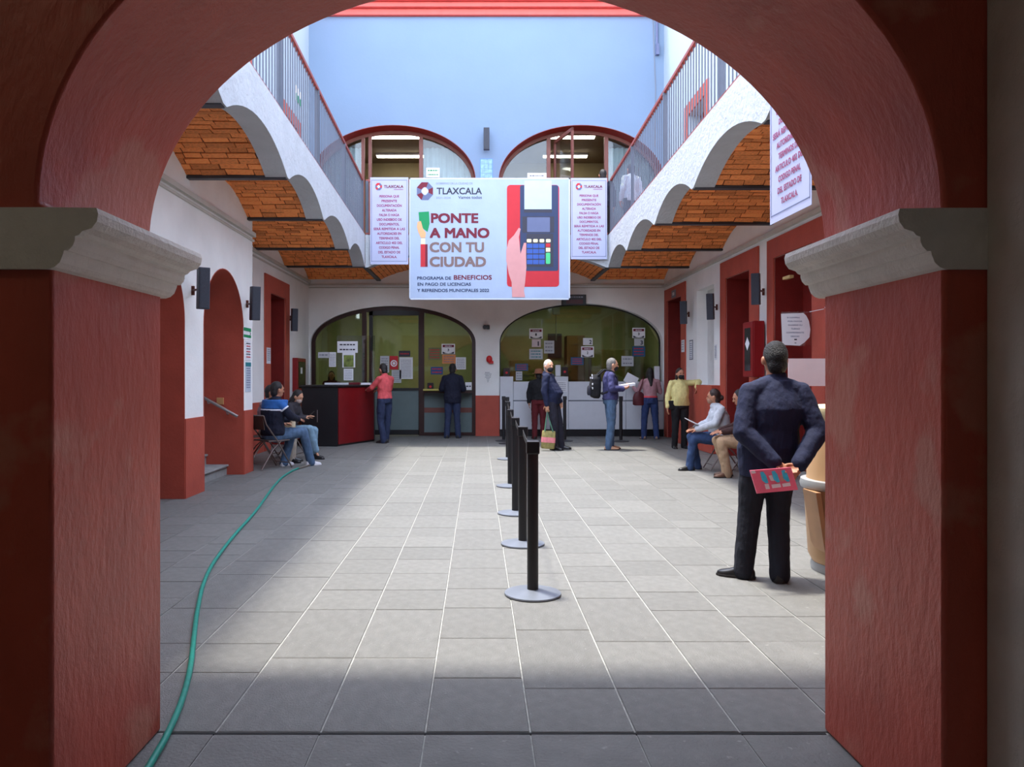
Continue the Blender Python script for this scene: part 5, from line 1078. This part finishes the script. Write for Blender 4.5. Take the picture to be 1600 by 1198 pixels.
# 11 seated man in striped sweater (left)
J11 = dict(SIT,chest=(0,.0,.88),neck=(0,.04,1.05),head=(0,.08,1.195),shc=(0,.03,0),wrR=(.13,.36,.74),wrL=(-.1,.36,.72),elR=(.27,.12,.80),knL=(-.12,.44,.52),knR=(.14,.46,.53),anL=(-.12,.30,.085),anR=(.16,.58,.085),toR=(.1,1,0),yaw=R_D(-12),pitch=-.1)
r11,l11,W11 = person('man in blue and navy striped sweater seated on a folding chair, back turned',-3.2,11.98,R_D(-40),1.74,J11,DNAVY,JEANS,WSHOE,HAIRB,girth=1.22,hem=.50,topname='sweater',thick=.024,disp=.016,
  stripe=[('blue_yoke',fab('royal_blue',44,98,168),.62,.98,.006),('white_stripe',fab('white_stripe',214,220,232),.54,.62,.012)])
chair(-3.22,11.95,R_D(-40),'metal folding chair under the man in striped sweater')
# 12 seated woman with phone (left)
J12 = dict(SIT,chest=(0,.03,.86),neck=(0,.07,1.02),head=(0,.14,1.15),shc=(0,.06,0),wrL=(-.05,.30,.76),wrR=(.06,.30,.76),elL=(-.22,.10,.74),elR=(.22,.14,.74),pitch=-.45,yaw=R_D(-10),knL=(-.1,.42,.52),knR=(.12,.42,.56),anR=(.05,.5,.2),hL=(.2,.8,.3),hR=(-.2,.8,.3))
r12,l12,W12 = person('seated woman with long black hair and mask looking at her phone',-3.28,13.45,R_D(-100),1.60,J12,fab('dark_grey_jacket',48,46,52),fab('light_jeans',120,150,170,var=.2),SHOEB,HAIRB,SKIN2,fem=1,hem=.52,hairstyle='long',mask=MASKW,thick=.026)
chair(-3.31,13.45,R_D(-100),'metal folding chair under the woman with the phone')
pp = l12(0,.40,.83); o = solo(MB().box(-.036,.036,-.004,.004,-.07,.07),'mobile_phone',BLACK,'black mobile phone in the hands of the seated woman','phone',bevel=.004); o.location = pp; o.rotation_euler = (R_D(-50),0,R_D(-100))
# 13 seated person between them
J13 = dict(SIT,head=(0,.08,1.18),neck=(0,.03,1.035),pitch=-.1)
r13,l13,W13 = person('seated person in khaki trousers hidden behind the striped sweater man',-3.52,12.78,R_D(-85),1.68,J13,fab('mauve',150,130,140),fab('khaki',160,150,136),SHOEB,HAIRB,hem=.52,topname='sweater')
chair(-3.55,12.78,R_D(-85),'metal folding chair under the person in khaki trousers')
pp = l13(.02,.36,.66); solo(MB().box(-.12,.12,-.05,.05,-.08,.09),'cream_bag',mat('cream_canvas',srgb(206,190,160),.8,var=.1),'cream canvas bag on the lap of the person in khaki','bag',bevel=.03,origin=None).location = pp
# 14 clerk behind the reception glass, 15-16 people upstairs
person('clerk in dark maroon clothes behind the reception glass',X(518,19.6),19.6,R_D(190),1.58,dict(STAND),fab('maroon_top',70,16,34),BLKF,SHOEB,HAIRB,fem=1,hem=.85,hairstyle='long',group='people in the offices')
person('dark haired person in navy shirt by the upper right window',X(942,17.5),17.5,0,1.70,dict(STAND),DNAVY,BLKF,SHOEB,HAIRB,z=GF,hem=.85,group='people in the offices',topname='shirt')
person('person in pale blue shirt behind the right gallery railing',X(986,16.9),16.9,R_D(20),1.66,dict(STAND),fab('pale_blue_shirt',196,208,226),DNAVY,SHOEB,HAIRB,z=GF,hem=.85,group='people in the offices',topname='shirt')
